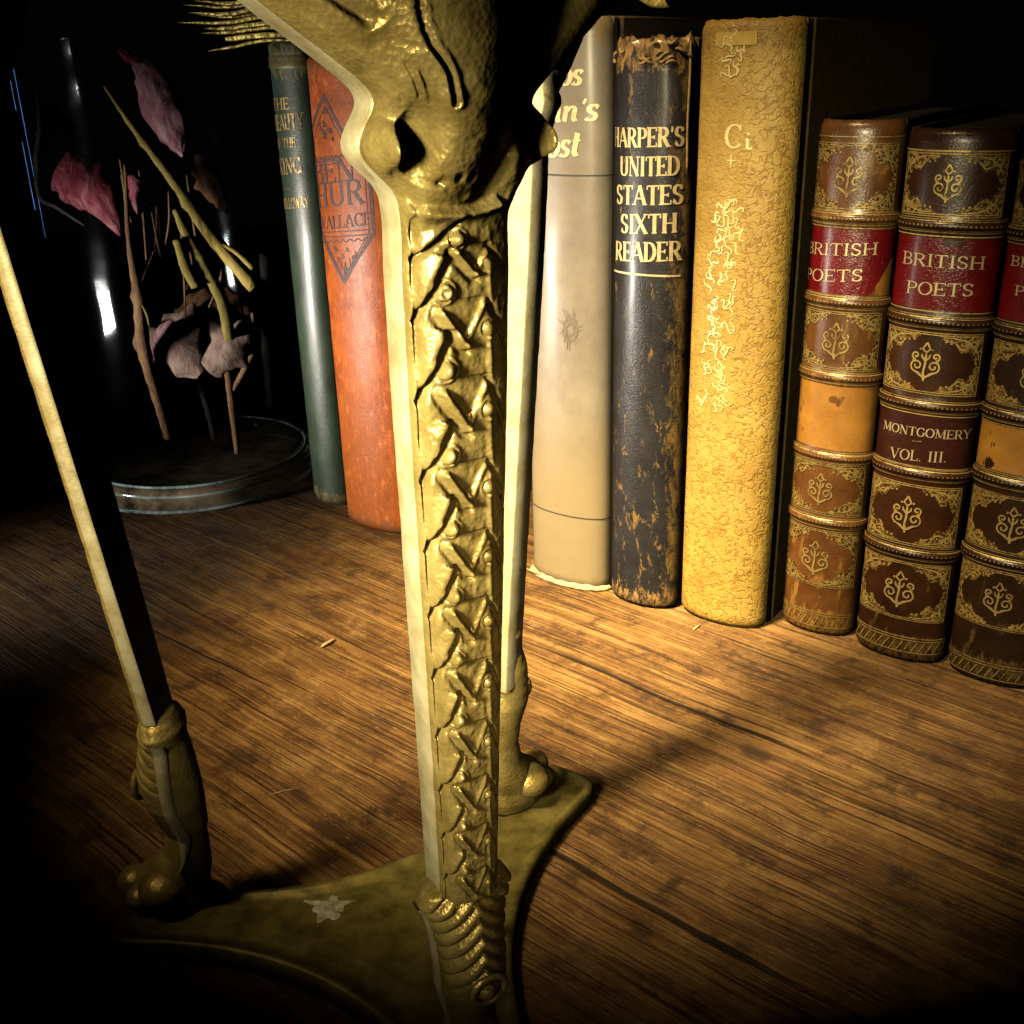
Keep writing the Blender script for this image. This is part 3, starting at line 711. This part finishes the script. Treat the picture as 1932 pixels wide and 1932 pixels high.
for ins, z in ((.10, .0), (.0, .12), (.0, .42), (.05, .56), (.16, .62), (.28, .60), (.40, .50), (.62, .52), (1.0, .60)):
    rows.append([wl((p[0], p[1], z)) for p in plate_outline(ins)])
b = pl.grid(rows, closeu=True); n = len(rows[0]); pl.f.append(tuple(b+8*n+k for k in range(n))); pl.f.append(tuple(b+k for k in range(n))[::-1])
plate = fix_normals(pl.build('base_plate', BRASS_BASE, stand))
sm = MB(); c0 = ground(620, 1710, .615); rings = []
for q, zq in ((1., .604), (.93, .622), (.75, .636), (.5, .628), (.25, .640), (.02, .636)):
    row = []
    for k in range(72):
        a = 2*math.pi*k/72; r = .40+.20*mnoise.noise(Vector((math.cos(a)*1.3, math.sin(a)*1.3, 3)))+.12*mnoise.noise(Vector((math.cos(a)*4, math.sin(a)*4, 8)))
        for sp, am in ((.35, .30), (2.75, .34), (4.4, .26), (5.4, .16)):
            r += am*math.exp(-((math.atan2(math.sin(a-sp), math.cos(a-sp)))/.16)**2)
        r *= q; row.append(wl((c0[0]+1.05*r*math.cos(a), c0[1]+.9*r*math.sin(a), zq+.012*mnoise.noise(Vector((r*9, a*3, 1))))))
    rings.append(row)
sm.grid(rings, closeu=True)
sm.build('solder_mark', m_plain('grey_solder', (.66, .64, .52), .6, .1, .75, 420, .6), plate)
# half width of a leg's back plate and the relief on its face, heights in cm
EZ = [(6.2, .55), (8, .585), (12, .67), (16, .755), (17.6, .77), (18.4, .76), (18.75, .80), (18.95, .98), (19.15, 1.20), (19.35, 1.29), (19.6, 1.17), (19.8, 1.03), (19.95, 1.04), (20.1, 1.18), (20.5, 1.72), (21.0, 2.4), (22, 3.4), (23, 3.8), (23.8, 3.1)]
EZx, EZy = zip(*EZ)
ZB = [18.18, 17.50, 16.42, 15.14, 13.97, 12.80, 11.63, 10.42, 9.21, 8.10, 7.05, 6.1]
def seg_dist(L, Z, a, b):
    d = np.array(b)-np.array(a); q = d @ d
    t = np.clip(((L-a[0])*d[0]+(Z-a[1])*d[1])/q, 0, 1)
    return np.hypot(L-a[0]-t*d[0], Z-a[1]-t*d[1]), t
def side_of(L, Z, a, b): return (b[0]-a[0])*(Z-a[1])-(b[1]-a[1])*(L-a[0])
def relief(L, Z, E):
    s = L/E
    H = .46*np.sqrt(np.clip(1-np.abs(s)**2.4, 0, 1))**.8
    H -= .10*np.exp(-((np.abs(s)-.90)/.05)**2)             # channel beside the filed edge
    top = np.clip((18.6-Z)/.4, 0, 1)
    orn = np.zeros_like(H)
    for k in range(len(ZB)-1):
        z0, p = ZB[k], ZB[k]-ZB[k+1]; f = .50+p/2.6
        e = np.interp(z0, EZx, EZy); l0 = -.50*e if k else -.18; f *= e/.76
        # long smooth leaves on the left, parted by thin grooves that run down to the edge
        a, b = (l0+.10*f, z0+.40*p), (-e*.90, z0-.36*p)
        d, t = seg_dist(L, Z, a, b); sd = side_of(L, Z, a, b); mid = (t > 0)*(t < 1)
        orn -= .22*f*np.exp(-(d/(.050*f))**2)
        orn += .10*f*np.exp(-((d-.14*f)/(.10*f))**2)*(sd < 0)*mid
        # the same toward the right edge, half a step lower
        z1 = z0-.52*p; r0 = .34*e
        a, b = (r0+.02*f, z1+.35*p), (e*.88, z1-.40*p)
        d, t = seg_dist(L, Z, a, b); orn -= .13*f*np.exp(-(d/(.045*f))**2)
        # the V hanging below the bead
        a, b, c = (l0-.02*f, z0-.26*p), (l0+.32*f, z0-.70*p), (l0+.66*f, z0-.16*p)
        d1, _ = seg_dist(L, Z, a, b); d2, _ = seg_dist(L, Z, b, c)
        orn += .15*f*np.exp(-np.abs(d1/(.055*f))**2.6)+.05*f*np.exp(-(d2/(.045*f))**2)
        sd = side_of(L, Z, a, b); orn -= .08*f*np.exp(-((d1-.12*f)/(.06*f))**2)*(sd < 0)
        inside = 1/(1+np.exp(-np.clip(np.minimum(side_of(L, Z, a, b), side_of(L, Z, b, c))/.012, -30, 30)))*(Z < z0-.1*p)
        orn -= .045*f*inside
        # bead in a raised collar
        r = np.hypot(L-l0, (Z-z0)*.95)/(.125*f)
        orn += .06*f*np.exp(-((r-1.35)/.30)**2)*((Z > z0-.3*p))+.20*f*np.sqrt(np.clip(1-r*r*.92, 0, 1))
        orn -= .05*f*np.exp(-((r-1.12)/.14)**2)
        if k == 1: orn -= .16*f*np.exp(-(r/.55)**2)
        r = np.hypot(L-r0, (Z-z1)*.9)/(.095*f)
        orn += .13*f*np.sqrt(np.clip(1-r*r*.92, 0, 1))+.04*f*np.exp(-((r-1.4)/.3)**2)
        # stalk between the right beads
        d, t = seg_dist(L, Z, (r0+.02, z1-.12*p), (r0+.06, z1-.80*p)); orn += .06*f*np.exp(-(d/(.05*f))**2)
    rough = np.array([[mnoise.noise(Vector((l*7, z*7, 2))) for l in np.linspace(-1, 1, 24)] for z in np.linspace(6, 24, 200)])
    iz = np.clip((Z-6)/18*199, 0, 198.99); il = np.clip((s+1)/2*23, 0, 22.99); a0, b0 = iz.astype(int), il.astype(int); fa, fb = iz-a0, il-b0
    rr = (rough[a0, b0]*(1-fa)*(1-fb)+rough[a0+1, b0]*fa*(1-fb)+rough[a0, b0+1]*(1-fa)*fb+rough[a0+1, b0+1]*fa*fb)
    H = H+(.90*orn+.022*rr)*top*np.clip((1-np.abs(s))/.10, 0, 1)
    # the swelling animal head over the leg, hollow beside it
    cl = -.26-.10*np.clip(Z-19.6, 0, 3); hw = .74+.30*np.clip(Z-19.4, 0, 3)
    q = 1-np.abs((L-cl)/hw)**2.2-np.clip((20.9-Z)/2.45, 0, 2)**2.6
    head = 1.28*np.clip(q, 0, 1)**.55
    w0 = np.clip((Z-18.1)/.5, 0, 1)
    wing = .22+.34*np.exp(-((np.abs(L)-.70-.70*np.clip(Z-19.7, 0, 9))/.5)**2)
    up = np.where(Z > 18.3, wing*np.clip((Z-18.3)/.9, 0, 1)*np.clip((E-np.abs(L))/.16, 0, 1)**.6, 0)
    H = np.maximum(H*(1-.5*np.clip(Z-18.5, 0, 1)), 0)+up*w0
    hi = np.maximum(H, head); kk = .10
    H = np.where(head > 0, hi+kk*np.exp(-np.abs(H-head)/kk)*np.clip(head/.2, 0, 1), H)
    for sg in (-1, 1):
        ex = (L-sg*.80)/.17; ez = (Z-19.42)/.40
        H -= .58*np.exp(-(ex**2+ez**2)**1.1)               # eye hollow
        kx = (L-sg*1.08)/.09; kz = (Z-19.34)/.30
        H += .30*np.exp(-(kx**2+kz**2))                    # knob outside it
    H = H+.03*rr*w0
    # folds of the mane
    for pts, dep, wd in (([(-.98, 21.6), (-.92, 20.9), (-.80, 20.5), (-.60, 20.2), (-.50, 19.85)], .13, .028), ([(-.50, 21.6), (-.62, 20.95)], .06, .025),
                         ([(-1.14, 20.25), (-1.04, 20.05), (-.95, 19.88)], .03, .018), ([(-1.0, 20.3), (-.90, 20.1), (-.82, 19.93)], .03, .018), ([(-.86, 20.2), (-.76, 20.0), (-.70, 19.86)], .03, .018), ([(-1.28, 20.2), (-1.16, 20.0), (-1.08, 19.9)], .05, .02),
                         ([(-2.9, 21.4), (-2.2, 20.78), (-1.7, 20.40), (-1.3, 20.18)], .05, .05), ([(-2.3, 21.6), (-1.8, 21.05), (-1.35, 20.75)], .10, .06)):
        S = spline(pts, 4); D = np.full_like(H, 9.)
        for a, b in zip(S[:-1], S[1:]): D = np.minimum(D, seg_dist(L, Z, a, b)[0])
        H -= dep*np.exp(-(D/wd)**2)
        H += .4*dep*np.exp(-((D-2.2*wd)/wd)**2)
    for px, pz in ((-.30, 18.98), (-.12, 18.99), (-.52, 18.93)): H -= .10*np.exp(-(((L-px)**2+(Z-pz)**2)/.05**2))
    # small overhanging lip under the muzzle
    H += .20*np.exp(-((Z-18.50-.12*((L+.26)/.7)**2)/.08)**2)*(np.abs(L+.26) < .6)
    return H
def leg(c0, ang, k, band, ws=1.0, detail=True, fx=.85, kt=0., tz=0., g=1.0, hs=1.0, fa=1.0, fin=True, zlo=6.2, fb=1.0):
    """one cast leg: carved face, two filed edges, flat back, foot; c0 = centre at z 6.6, ang = the way it faces"""
    o = np.array([math.cos(ang), math.sin(ang)]); t = np.array([-o[1], o[0]])
    def W(l, h, z): p = np.array(c0)+o*(k*(z-6.6)+h)+t*(l+kt*(z-6.6)); return wl((p[0], p[1], z))
    zmid, zhi = 18.55, 23.6
    nz = 900 if detail else 420; nl = 130 if detail else 80
    zs = np.linspace(zlo, zhi, nz); im = int(np.argmin(np.abs(zs-zmid)))
    ss = np.sin(np.linspace(-1, 1, nl)*math.pi/2*.985); ss /= ss[-1]
    E = np.interp(zs, EZx, EZy)*ws
    E = np.where(E > .78*ws, .78*ws+(E-.78*ws)*g, E)
    # smooth the half width a little
    E = E+np.array([.010*mnoise.noise(Vector((z*1.9, ang*5, 3)))+.005*mnoise.noise(Vector((z*7, ang*5, 8))) for z in zs])
    E = np.convolve(np.pad(E, 6, mode='edge'), np.ones(13)/13, 'valid')
    L = E[:, None]*ss[None, :]; Z = np.repeat(zs[:, None], nl, 1)
    H = relief(L, Z, E[:, None]); H = H*hs; H[:, 0] = H[:, -1] = 0
    tip = np.clip((zhi-Z)/1.2, 0, 1)**.5; H = H*tip
    G = [[W(L[i, j], H[i, j], zs[i]) for j in range(nl)] for i in range(nz)]
    m = MB(); m.grid(G[:im+1]); lg = m.build('leg', BRASS, stand)
    m = MB(); m.grid(G[im:]); m.build('animal_head', BRASS, lg)
    for col in (0, -1):                                    # the filed edges
        m = MB(); sg = -1 if col == 0 else 1
        P = [[W(L[i, col]*1.0, 0, zs[i]), W(L[i, col]+sg*.03, -.03, zs[i]), W(L[i, col]+sg*.03, -band+.03, zs[i]), W(L[i, col], -band, zs[i])] for i in range(0, nz, 3)]
        m.grid(P); m.build('edge_band', BRASS_EDGE, lg)
    # back: flat low down, scooped hollow behind the head
    m = MB(); P = []
    for i in range(0, nz, 4):
        row = []
        for j in range(0, nl, 2):
            jj = min(j, nl-1); l = L[i, jj]; q = 1-(l/.62)**2-((zs[i]-20.6)/2.3)**2
            hb = -band+min(max(0, q), 1)**.5*max(0, min(.9, H[i, jj]+band-.15))
            row.append(W(l, hb, zs[i]))
        row[-1] = W(L[i, -1], -band, zs[i])
        P.append(row[::-1])
    m.grid(P); m.build('back_plate', BRASS_BACK, lg)
    # lower leg: tuft, hock, boss and foot grown together
    m = MB(); P = []; n = 96
    prof = [(6.65, .55, .36, -.10), (6.5, .98, .46, -.10), (6.25, 1.12, .58, -.08), (5.9, .92, .60, -.02), (5.2, .80, .66, .08), (4.6, .78, .74, .16), (4.1, .78, .72, .18), (3.4, .62, .56, .10), (2.8, .55, .50, .12), (2.2, .60, .58, .25), (1.7, .72, .80, .55), (1.25, .84, 1.05, .95), (.9, .86, 1.15, 1.05), (.62, .80, 1.05, 1.02)]
    prof = [(z+(tz if z > 3 else 0), a*(fa if z > 5.7 else 1), b_*(fa if z > 5.7 else fb if z > 4.3 else 1), c) for z, a, b_, c in prof]; zz_, a_, b_, c_ = zip(*prof[::-1])
    for z in np.linspace(.62, 6.65+tz, 220):
        a = np.interp(z, zz_, a_)*fx; bb = np.interp(z, zz_, b_); cc = np.interp(z, zz_, c_); row = []
        for j in range(n):
            th = 2*math.pi*j/n; l = a*math.cos(th); h = bb*math.sin(th)
            amp = .085*np.clip((z-4.0)/.5, 0, 1)*np.clip((6.5-z)/.3, 0, 1)*max(0, math.sin(th))**.5 + 1e-6
            g_ = amp*(1-2.6*math.exp(-((((z+1.0*abs(l))*2.9) % 1.0-.5)/.17)**2))
            if z < 2.1: g_ += .10*math.cos(th*3+math.pi/2)*(1-abs(z-1.2)/.9)*(math.sin(th) > -.2) if abs(z-1.2) < .9 else 0
            e = 1+g_/max(.4, bb)
            row.append(W(l*(1+g_*.4), cc+h*e-.1, z))
        P.append(row)
    b0 = m.grid(P, closeu=True); m.f.append(tuple(b0+j for j in range(n))[::-1]); e0 = b0+219*n; m.f.append(tuple(e0+j for j in range(n)))
    for sg in ((-1, 1) if fin else ()):                    # the filed edge runs on down the foot
        eb = MB(); Q = []
        for z in np.linspace(1.9, 6.15+tz, 60):
            a = np.interp(z, zz_, a_)*fx*1.02; cc = np.interp(z, zz_, c_)-.22; f = min(1, (z-1.9)/.8); q = .15*f+.01
            Q.append([W(sg*(a-.08), cc-q, z), W(sg*(a+.035), cc-q*.85, z), W(sg*(a+.05), cc, z), W(sg*(a+.035), cc+q*.85, z), W(sg*(a-.08), cc+q, z)])
        eb.grid(Q if sg > 0 else [r[::-1] for r in Q]); eb.build('edge_band', BRASS_EDGE, lg)
    # boss with a ring on the shin
    for rr, hh in ((.34, .0),):
        ring = []
        for i in range(28):
            ph = 2*math.pi*i/28
            ring.append([W((rr+.075*math.cos(q))*math.cos(ph), .84+.07*math.sin(q), 4.15+(rr+.075*math.cos(q))*math.sin(ph)*.95) for q in np.linspace(0, 2*math.pi, 10)])
        ring.append(ring[0]); m.grid(ring)
    c = np.array(c0)+o*(k*(4.15-6.6)+.82); m.ellipsoid(wl((c[0], c[1], 4.15)), (.19, .19, .17), 16, 10)
    # pads and toes
    for (dl, dh, z, r) in ((.0, 1.75, 1.15, .46), (-.52, 1.45, 1.05, .40), (.52, 1.45, 1.05, .40), (.52, .85, 1.30, .60), (-.52, .85, 1.30, .60)):
        p = np.array(c0)+o*(k*(z-6.6)+dh)+t*dl*fx; m.ellipsoid(wl((p[0], p[1], z)), (r, r, r*.82), 18, 12)
    ft = m.build('foot', BRASS, lg)
    return lg, W
FR = leg((-1.01, 15.98), math.radians(-62), .105, .60, kt=-.0218, tz=-.28)
LF = leg((-8.72, 22.18), math.radians(176), .105, .30, detail=False, tz=-.40, hs=.45, fa=.85)
RT = leg((-.27, 25.8), math.radians(55), .105, .66, detail=False, g=.56, hs=.6, fa=.66, fin=False, zlo=4.8, fb=.80)
# wing feathers spreading from the head of the front and the far leg
def feather(pts, wid, name, mat, parent, th=.05, curl=.12):
    S = spline(pts, 6); m = MB(); P = []; n = len(S)
    for i, p in enumerate(S):
        tdir = Vector(S[min(i+1, n-1)])-Vector(S[max(i-1, 0)]); tdir.normalize()
        side = tdir.cross(Vector((.1, -1, .15))).normalized(); nor = tdir.cross(side)
        wd = wid*min(1, .35+2.2*i/n)*max(.05, 1-(i/(n-1))**5)
        row = []
        for q in range(14):
            th_ = 2*math.pi*q/14; row.append(Vector(p)+side*wd*math.cos(th_)+nor*(th*math.sin(th_)-curl*wd*math.cos(th_)**2*.8+.012*math.sin(i*1.9)))
        P.append(row)
    m.grid(P, closeu=True); m.f.append(tuple(range(14))); m.f.append(tuple((n-1)*14+q for q in range(14)))
    return m.build(name, mat, parent)
lgF = FR[0]; SHADED_BRASS = m_brass('shaded_brass', (.13, .105, .03), (.06, .047, .014), (.03, .023, .008), .45, .5)  # brass darkened for the feathers, their shade is in the colour
for q in range(9):
    y0 = -6+q*10+random.uniform(-3, 3); x1 = 325+13*abs(q-2)+random.uniform(-18, 40); sw = random.uniform(-5, 7)
    pxs = ((560+5*q, y0+4), (505, y0-4+.8*q), (430+random.uniform(-12, 12), y0+10+sw), (x1, y0+4+1.2*q+1.6*sw))
    feather([wl(at(u, v, 15.9+.08*(q % 4)+.05*random.random())) for u, v in pxs], random.uniform(.018, .04), 'feather', SHADED_BRASS, lgF, .014)
lgR = RT[0]
feather([wl(at(u, v, 24.6)) for u, v in ((1150, -90), (1190, -50), (1222, -10), (1262, 14))], .22, 'feather', BRASS, lgR, .05)
# ------------------------------------------------------------------ glass jar with dried flowers
JC = np.array([-16.75, 55.6]); JR = 6.05
jar = empty('glass_jar', (JC[0], JC[1], 0)); tag(jar, 'clear round glass jar on a thick glass foot holding dried flowers, left of the books', 'jar')
def lathe(name, prof, mat, parent, n=96):
    m = MB(); m.grid([[(r*math.cos(2*math.pi*k/n), r*math.sin(2*math.pi*k/n), z) for k in range(n)] for r, z in prof], closeu=True)
    return m.build(name, mat, parent)
def m_glasswall(name, tint, rough, ior=1.45, haze=0., dcol=(.50, .38, .26, 1)):
    t = NT(name); t.t.nodes.remove(t.b); out = t.t.nodes['Material Output']
    tr = t.n('ShaderNodeBsdfTransparent'); tr.inputs[0].default_value = (*tint, 1)
    gl = t.n('ShaderNodeBsdfGlossy'); gl.inputs['Roughness'].default_value = rough; gl.inputs['Color'].default_value = (.85, .93, 1, 1)
    lw = t.n('ShaderNodeLayerWeight'); lw.inputs['Blend'].default_value = .5
    fac = t.math('MULTIPLY_ADD', t.math('POWER', lw.outputs['Facing'], 4.), .75, (ior-1)**2/(ior+1)**2)
    n = t.noise(t.map(), 22, 2); bp = t.bump(n, .25, .004); t.l(bp, gl.inputs['Normal'])
    mx_ = t.n('ShaderNodeMixShader'); t.l(fac, mx_.inputs[0]); t.l(tr.outputs[0], mx_.inputs[1]); t.l(gl.outputs[0], mx_.inputs[2])
    sh = mx_.outputs[0]
    if haze:
        df = t.n('ShaderNodeBsdfDiffuse'); df.inputs[0].default_value = dcol; m2 = t.n('ShaderNodeMixShader')
        t.l(t.math('MULTIPLY', t.mask(t.noise(t.map(), 45, 6, .7), .30, .75), haze*2), m2.inputs[0]); t.l(sh, m2.inputs[1]); t.l(df.outputs[0], m2.inputs[2]); sh = m2.outputs[0]
    t.l(sh, out.inputs['Surface']); return t.m
GW = m_glasswall('thin_clear_glass', (.95, .97, .98), .055); GF = m_glasswall('thick_dusty_glass', (.80, .87, .86), .10, 1.5, .30); GR = m_glasswall('pale_glass_rim', (.70, .85, .85), .12, 1.7, .50, (.50, .68, .66, 1))
lathe('glass_wall', [(5.75, 1.32), (5.80, 6), (5.82, 14), (5.84, 21.5), (5.75, 21.7), (5.62, 21.5), (5.60, 14), (5.58, 6), (5.52, 1.5), (5.2, 1.34)], GW, jar)
lathe('glass_foot', [(.02, .02), (5.6, .02), (6.1, .10), (6.22, .32), (6.05, .52), (6.18, .74), (6.2, 1.05), (6.02, 1.26), (5.6, 1.30), (3, 1.24), (.02, 1.22)], GF, jar)
for r_, z_, q_ in ((6.20, .22, .11), (6.12, .98, .10), (5.72, 1.33, .09)):  # added rings whose pale colour stands in for glints on the glass edges
    lathe('foot_rim', [(r_+q_*math.cos(a), z_+q_*.8*math.sin(a)) for a in np.linspace(0, 2*math.pi, 11)], GR, jar)
def m_petal(name, a, b, c):
    t = NT(name); o = t.map(); n = t.noise(t.map((150, 150, 60)), 1., 7, .72, .8); n2 = t.noise(o, 55, 4)
    k = t.ramp(n, [(.30, a), (.5, b), (.70, c)]); k = t.mix(t.math('MULTIPLY', t.mask(n2, .45, .65), .5), k, a)
    return t.set(k, .75, 0., t.bump(n, .7, .002), .25)
PINK = m_petal('dried_pink_petal', (.17, .008, .03), (.50, .09, .13), (.74, .40, .42))
MAUVE = m_petal('dried_mauve_petal', (.20, .04, .08), (.46, .20, .24), (.66, .48, .50))
PALE = m_petal('dried_papery_leaf', (.17, .085, .065), (.36, .22, .18), (.52, .40, .34))
BROWN = m_petal('dried_brown_leaf', (.10, .04, .015), (.20, .09, .04), (.30, .15, .08))
STEM = m_petal('dried_olive_stem', (.20, .13, .02), (.36, .26, .06), (.50, .38, .13))
STEMB = m_petal('dried_brown_stem', (.16, .07, .03), (.33, .17, .08), (.46, .27, .15))
STEMD = m_petal('dark_dried_stem', (.012, .009, .008), (.03, .02, .015), (.05, .035, .03))
TWIG = m_petal('bluish_twig', (.06, .05, .07), (.20, .15, .17), (.26, .18, .14))
SG = 'dried stems inside the glass jar'; PG = 'dried petals inside the glass jar'
def stem(pts, radii, mat, lab, n=9, nodes=()):
    S = spline([at(*p) for p in pts], 8); m = len(S)
    rr = [1.3*np.interp(i/(m-1), np.linspace(0, 1, len(radii)), radii)*(1+.05*math.sin(i*2.1)) for i in range(m)]
    for f in nodes:
        i = int(f*(m-1)); rr[i] *= 1.28
    b = MB(); b.tube(S, rr, n, .06); o = b.build('dried_twig', mat); tag(o, lab, 'twig', SG); return o
stem([(197, 163, 51.5), (255, 245, 51.5), (330, 345, 51.3), (400, 445, 51.2), (482, 541, 51)], [.05, .10, .15, .19, .24, .27, .30], STEM, 'long olive stem slanting down to the right with a cut thick end', nodes=(.33, .62))
stem([(395, 452, 51), (440, 472, 51), (478, 505, 51)], [.06, .10, .13], STEM, 'short side shoot beside the cut end of the long slanting stem')
stem([(330, 395, 52), (352, 440, 52), (385, 500, 52), (420, 570, 52), (434, 640, 52)], [.10, .20, .24, .23, .24, .22], STEM, 'olive stem curving down into the pale papery leaves', nodes=(.45,))
stem([(334, 452, 51.6), (350, 500, 51.6), (371, 541, 51.6)], [.16, .22, .20], STEM, 'short stubby olive stem piece beside the curving stem')
stem([(236, 310, 52), (243, 450, 52), (262, 560, 52), (272, 660, 52), (300, 760, 54), (318, 825, 55)], [.06, .10, .24, .26, .22, .18], STEMB, 'tall brown stem standing left of the papery leaves', nodes=(.4,))
stem([(296, 370, 53), (300, 460, 53), (282, 520, 52.6), (265, 560, 52.2)], [.05, .16, .20, .15], STEMB, 'forked brown branch joining the tall brown stem')
stem([(372, 715, 55), (392, 770, 55.5), (406, 828, 56)], [.14, .15, .15], STEMD, 'dark stem foot under the papery leaves in the middle')
stem([(430, 700, 54), (438, 770, 54), (448, 855, 54)], [.16, .15, .11], STEMB, 'brown stem foot ending in a point, right of the dark stem foot')
stem([(476, 590, 54), (484, 640, 54), (462, 695, 54), (440, 735, 54)], [.08, .12, .13, .10], STEMB, 'thin tan stem bending round the right side of the papery leaves')
stem([(500, 480, 57), (504, 640, 57.5), (509, 765, 58)], [.22, .24, .24], STEMD, 'straight dark stem near the right wall of the jar')
stem([(72, 165, 53), (76, 240, 53), (70, 300, 53), (76, 370, 53), (110, 392, 53), (160, 425, 53)], [.09, .11, .12, .10, .09, .05], TWIG, 'bluish brown twig bending along the left wall of the jar', nodes=(.4, .6))
stem([(320, 590, 53), (345, 560, 53.2), (362, 505, 53.4), (352, 430, 53.6)], [.04, .06, .07, .04], STEMB, 'thin brown tendril between the stems')
stem([(258, 560, 51.8), (276, 590, 51.8), (282, 618, 51.8)], [.05, .06, .03], STEM, 'tiny pale sprig low on the tall brown stem')
stem([(226, 300, 52), (233, 345, 52), (238, 400, 52)], [.03, .05, .04], STEM, 'hair thin upright sprig beside the large pink petal')
SPRIG = 'hair thin dried sprig among the taller stems in the jar'
for u0, v0, du, dv in ((262, 320, 14, 170), (318, 360, -10, 120), (352, 330, 22, 150), (286, 400, 30, 130), (340, 420, 10, 180), (420, 470, -26, 110), (452, 560, 14, 90), (228, 330, 20, 90)):
    stem([(u0, v0, 52.6), (u0+du*.3+4, v0+dv*.5, 52.7), (u0+du, v0+dv, 53)], [.025, .05, .03], random.choice((STEM, STEMB, STEMB)), SPRIG, 6)
def petal(name, pts, widths, mat, lab, cat='petal', curl=.5, ragged=.12, seed=0):
    """pts: midline (u, v, depth); widths in cm at the points; a cupped, ragged sheet with thickness"""
    S = [Vector(p) for p in spline([at(*p) for p in pts], 7)]; m = len(S); nw = 13; P = []
    for i, p in enumerate(S):
        td = (S[min(i+1, m-1)]-S[max(i-1, 0)]).normalized(); side = td.cross(Vector((0, -1, .1))).normalized(); nor = Vector((0, -1, .1))
        wd = np.interp(i/(m-1), np.linspace(0, 1, len(widths)), widths); row = []
        for q in range(nw):
            f = -1+2*q/(nw-1); rg = 1+ragged*1.6*mnoise.noise(Vector((i*.55, f*2, seed)))*(abs(f)**3)
            row.append(p+side*wd*f*rg+nor*(-curl*wd*f*f+(.11 if wd > .5 else .05)*mnoise.noise(Vector((i*.35, f*1.7, seed+9)))+.07*mnoise.noise(Vector((i*.9, f*4, seed+4)))))
        P.append(row)
    b = MB(); b.grid(P); o = b.build(name, mat); tag(o, lab, cat, PG)
    md = o.modifiers.new('thickness', 'SOLIDIFY'); md.thickness = .0004
    md = o.modifiers.new('smooth', 'SUBSURF'); md.levels = md.render_levels = 1
    return o
petal('dried_petal', [(252, 118, 53), (275, 140, 53), (300, 200, 53), (325, 255, 53), (345, 296, 53)], [.22, .75, 1.05, .72, .08], MAUVE, 'long mauve petal hanging with its tip down, upper middle of the jar', seed=1)
petal('dried_petal', [(222, 92, 53), (238, 104, 53), (262, 122, 53.2), (285, 150, 53.3)], [.10, .28, .18, .12], PINK, 'small crimson curl at the top of the long mauve petal', ragged=.5, seed=2)
petal('dried_petal', [(105, 318, 52), (140, 340, 52), (185, 375, 52), (228, 446, 52)], [.95, 1.35, 1.0, .08], PINK, 'large torn pink petal near the left wall of the jar', ragged=.2, seed=3)
petal('dried_petal', [(245, 330, 52.4), (258, 370, 52.4), (262, 405, 52.4)], [.25, .45, .15], PINK, 'small torn pink fragment right of the large pink petal', ragged=.4, seed=4)
petal('dried_petal', [(372, 290, 55), (388, 335, 55), (410, 372, 55), (428, 402, 55)], [.18, .75, .55, .06], BROWN, 'dark brown leaf hanging right of the mauve petal', ragged=.4, seed=5)
petal('dried_petal', [(85, 200, 55), (110, 260, 55), (115, 330, 55)], [.4, 1.2, .6], STEMD, 'blackish withered bloom behind the bluish twig', ragged=.5, seed=6)
for k, (a, b, c, wd, mat, lab) in enumerate((((250, 640, 53), (330, 668, 52.5), (380, 705, 52.5), [.5, 1.3, 1.4, .4], PALE, 'pale papery leaf lying lowest of the crumpled leaves'),
        ((300, 620, 54), (370, 640, 53.5), (450, 650, 53.5), [.7, 1.3, 1.3, .7], PALE, 'grey papery leaf spreading across the crumpled leaves'),
        ((265, 680, 53), (300, 655, 52.7), (330, 610, 53), [.5, 1.0, .9, .3], MAUVE, 'mauve papery leaf at the left of the crumpled leaves'),
        ((390, 700, 52.2), (430, 660, 52), (468, 615, 52.5), [.5, 1.0, 1.05, .4], PALE, 'whitish papery leaf curling at the right of the crumpled leaves'),
        ((330, 600, 55), (400, 590, 55), (470, 585, 55), [.5, 1.2, 1.1, .4], BROWN, 'dim brown leaf at the back of the crumpled leaves'))):
    petal('dried_leaf', [a, b, c], wd, mat, lab, 'leaf', .7, .55, 20+k)
# ------------------------------------------------------------------ splinters on the table
def splinter(px, r, mat, lab):
    P0, P1 = ground(*px[0]), ground(*px[1]); m = MB()
    S = [P0+(P1-P0)*f+np.array([0, 0, r*.8+.02*math.sin(3*f)]) for f in np.linspace(0, 1, 6)]
    m.tube(S, [r*.4, r, r*1.1, r, r*.7, r*.2], 6, .2); tag(m.build('wood_splinter', mat), lab, 'splinter', 'pale splinters on the table')
CHIP = m_plain('pale_wood_chip', (.60, .42, .22), .8)
splinter(((606, 1224), (634, 1208)), .075, CHIP, 'pale wood splinter on the bare table left of the front leg')
splinter(((1308, 1190), (1322, 1180)), .04, CHIP, 'thin pale splinter at the foot of the yellow book')
splinter(((508, 2060-560), (560, 1488)), .012, CHIP, 'hair thin pale fibre on the dark table behind the plate')
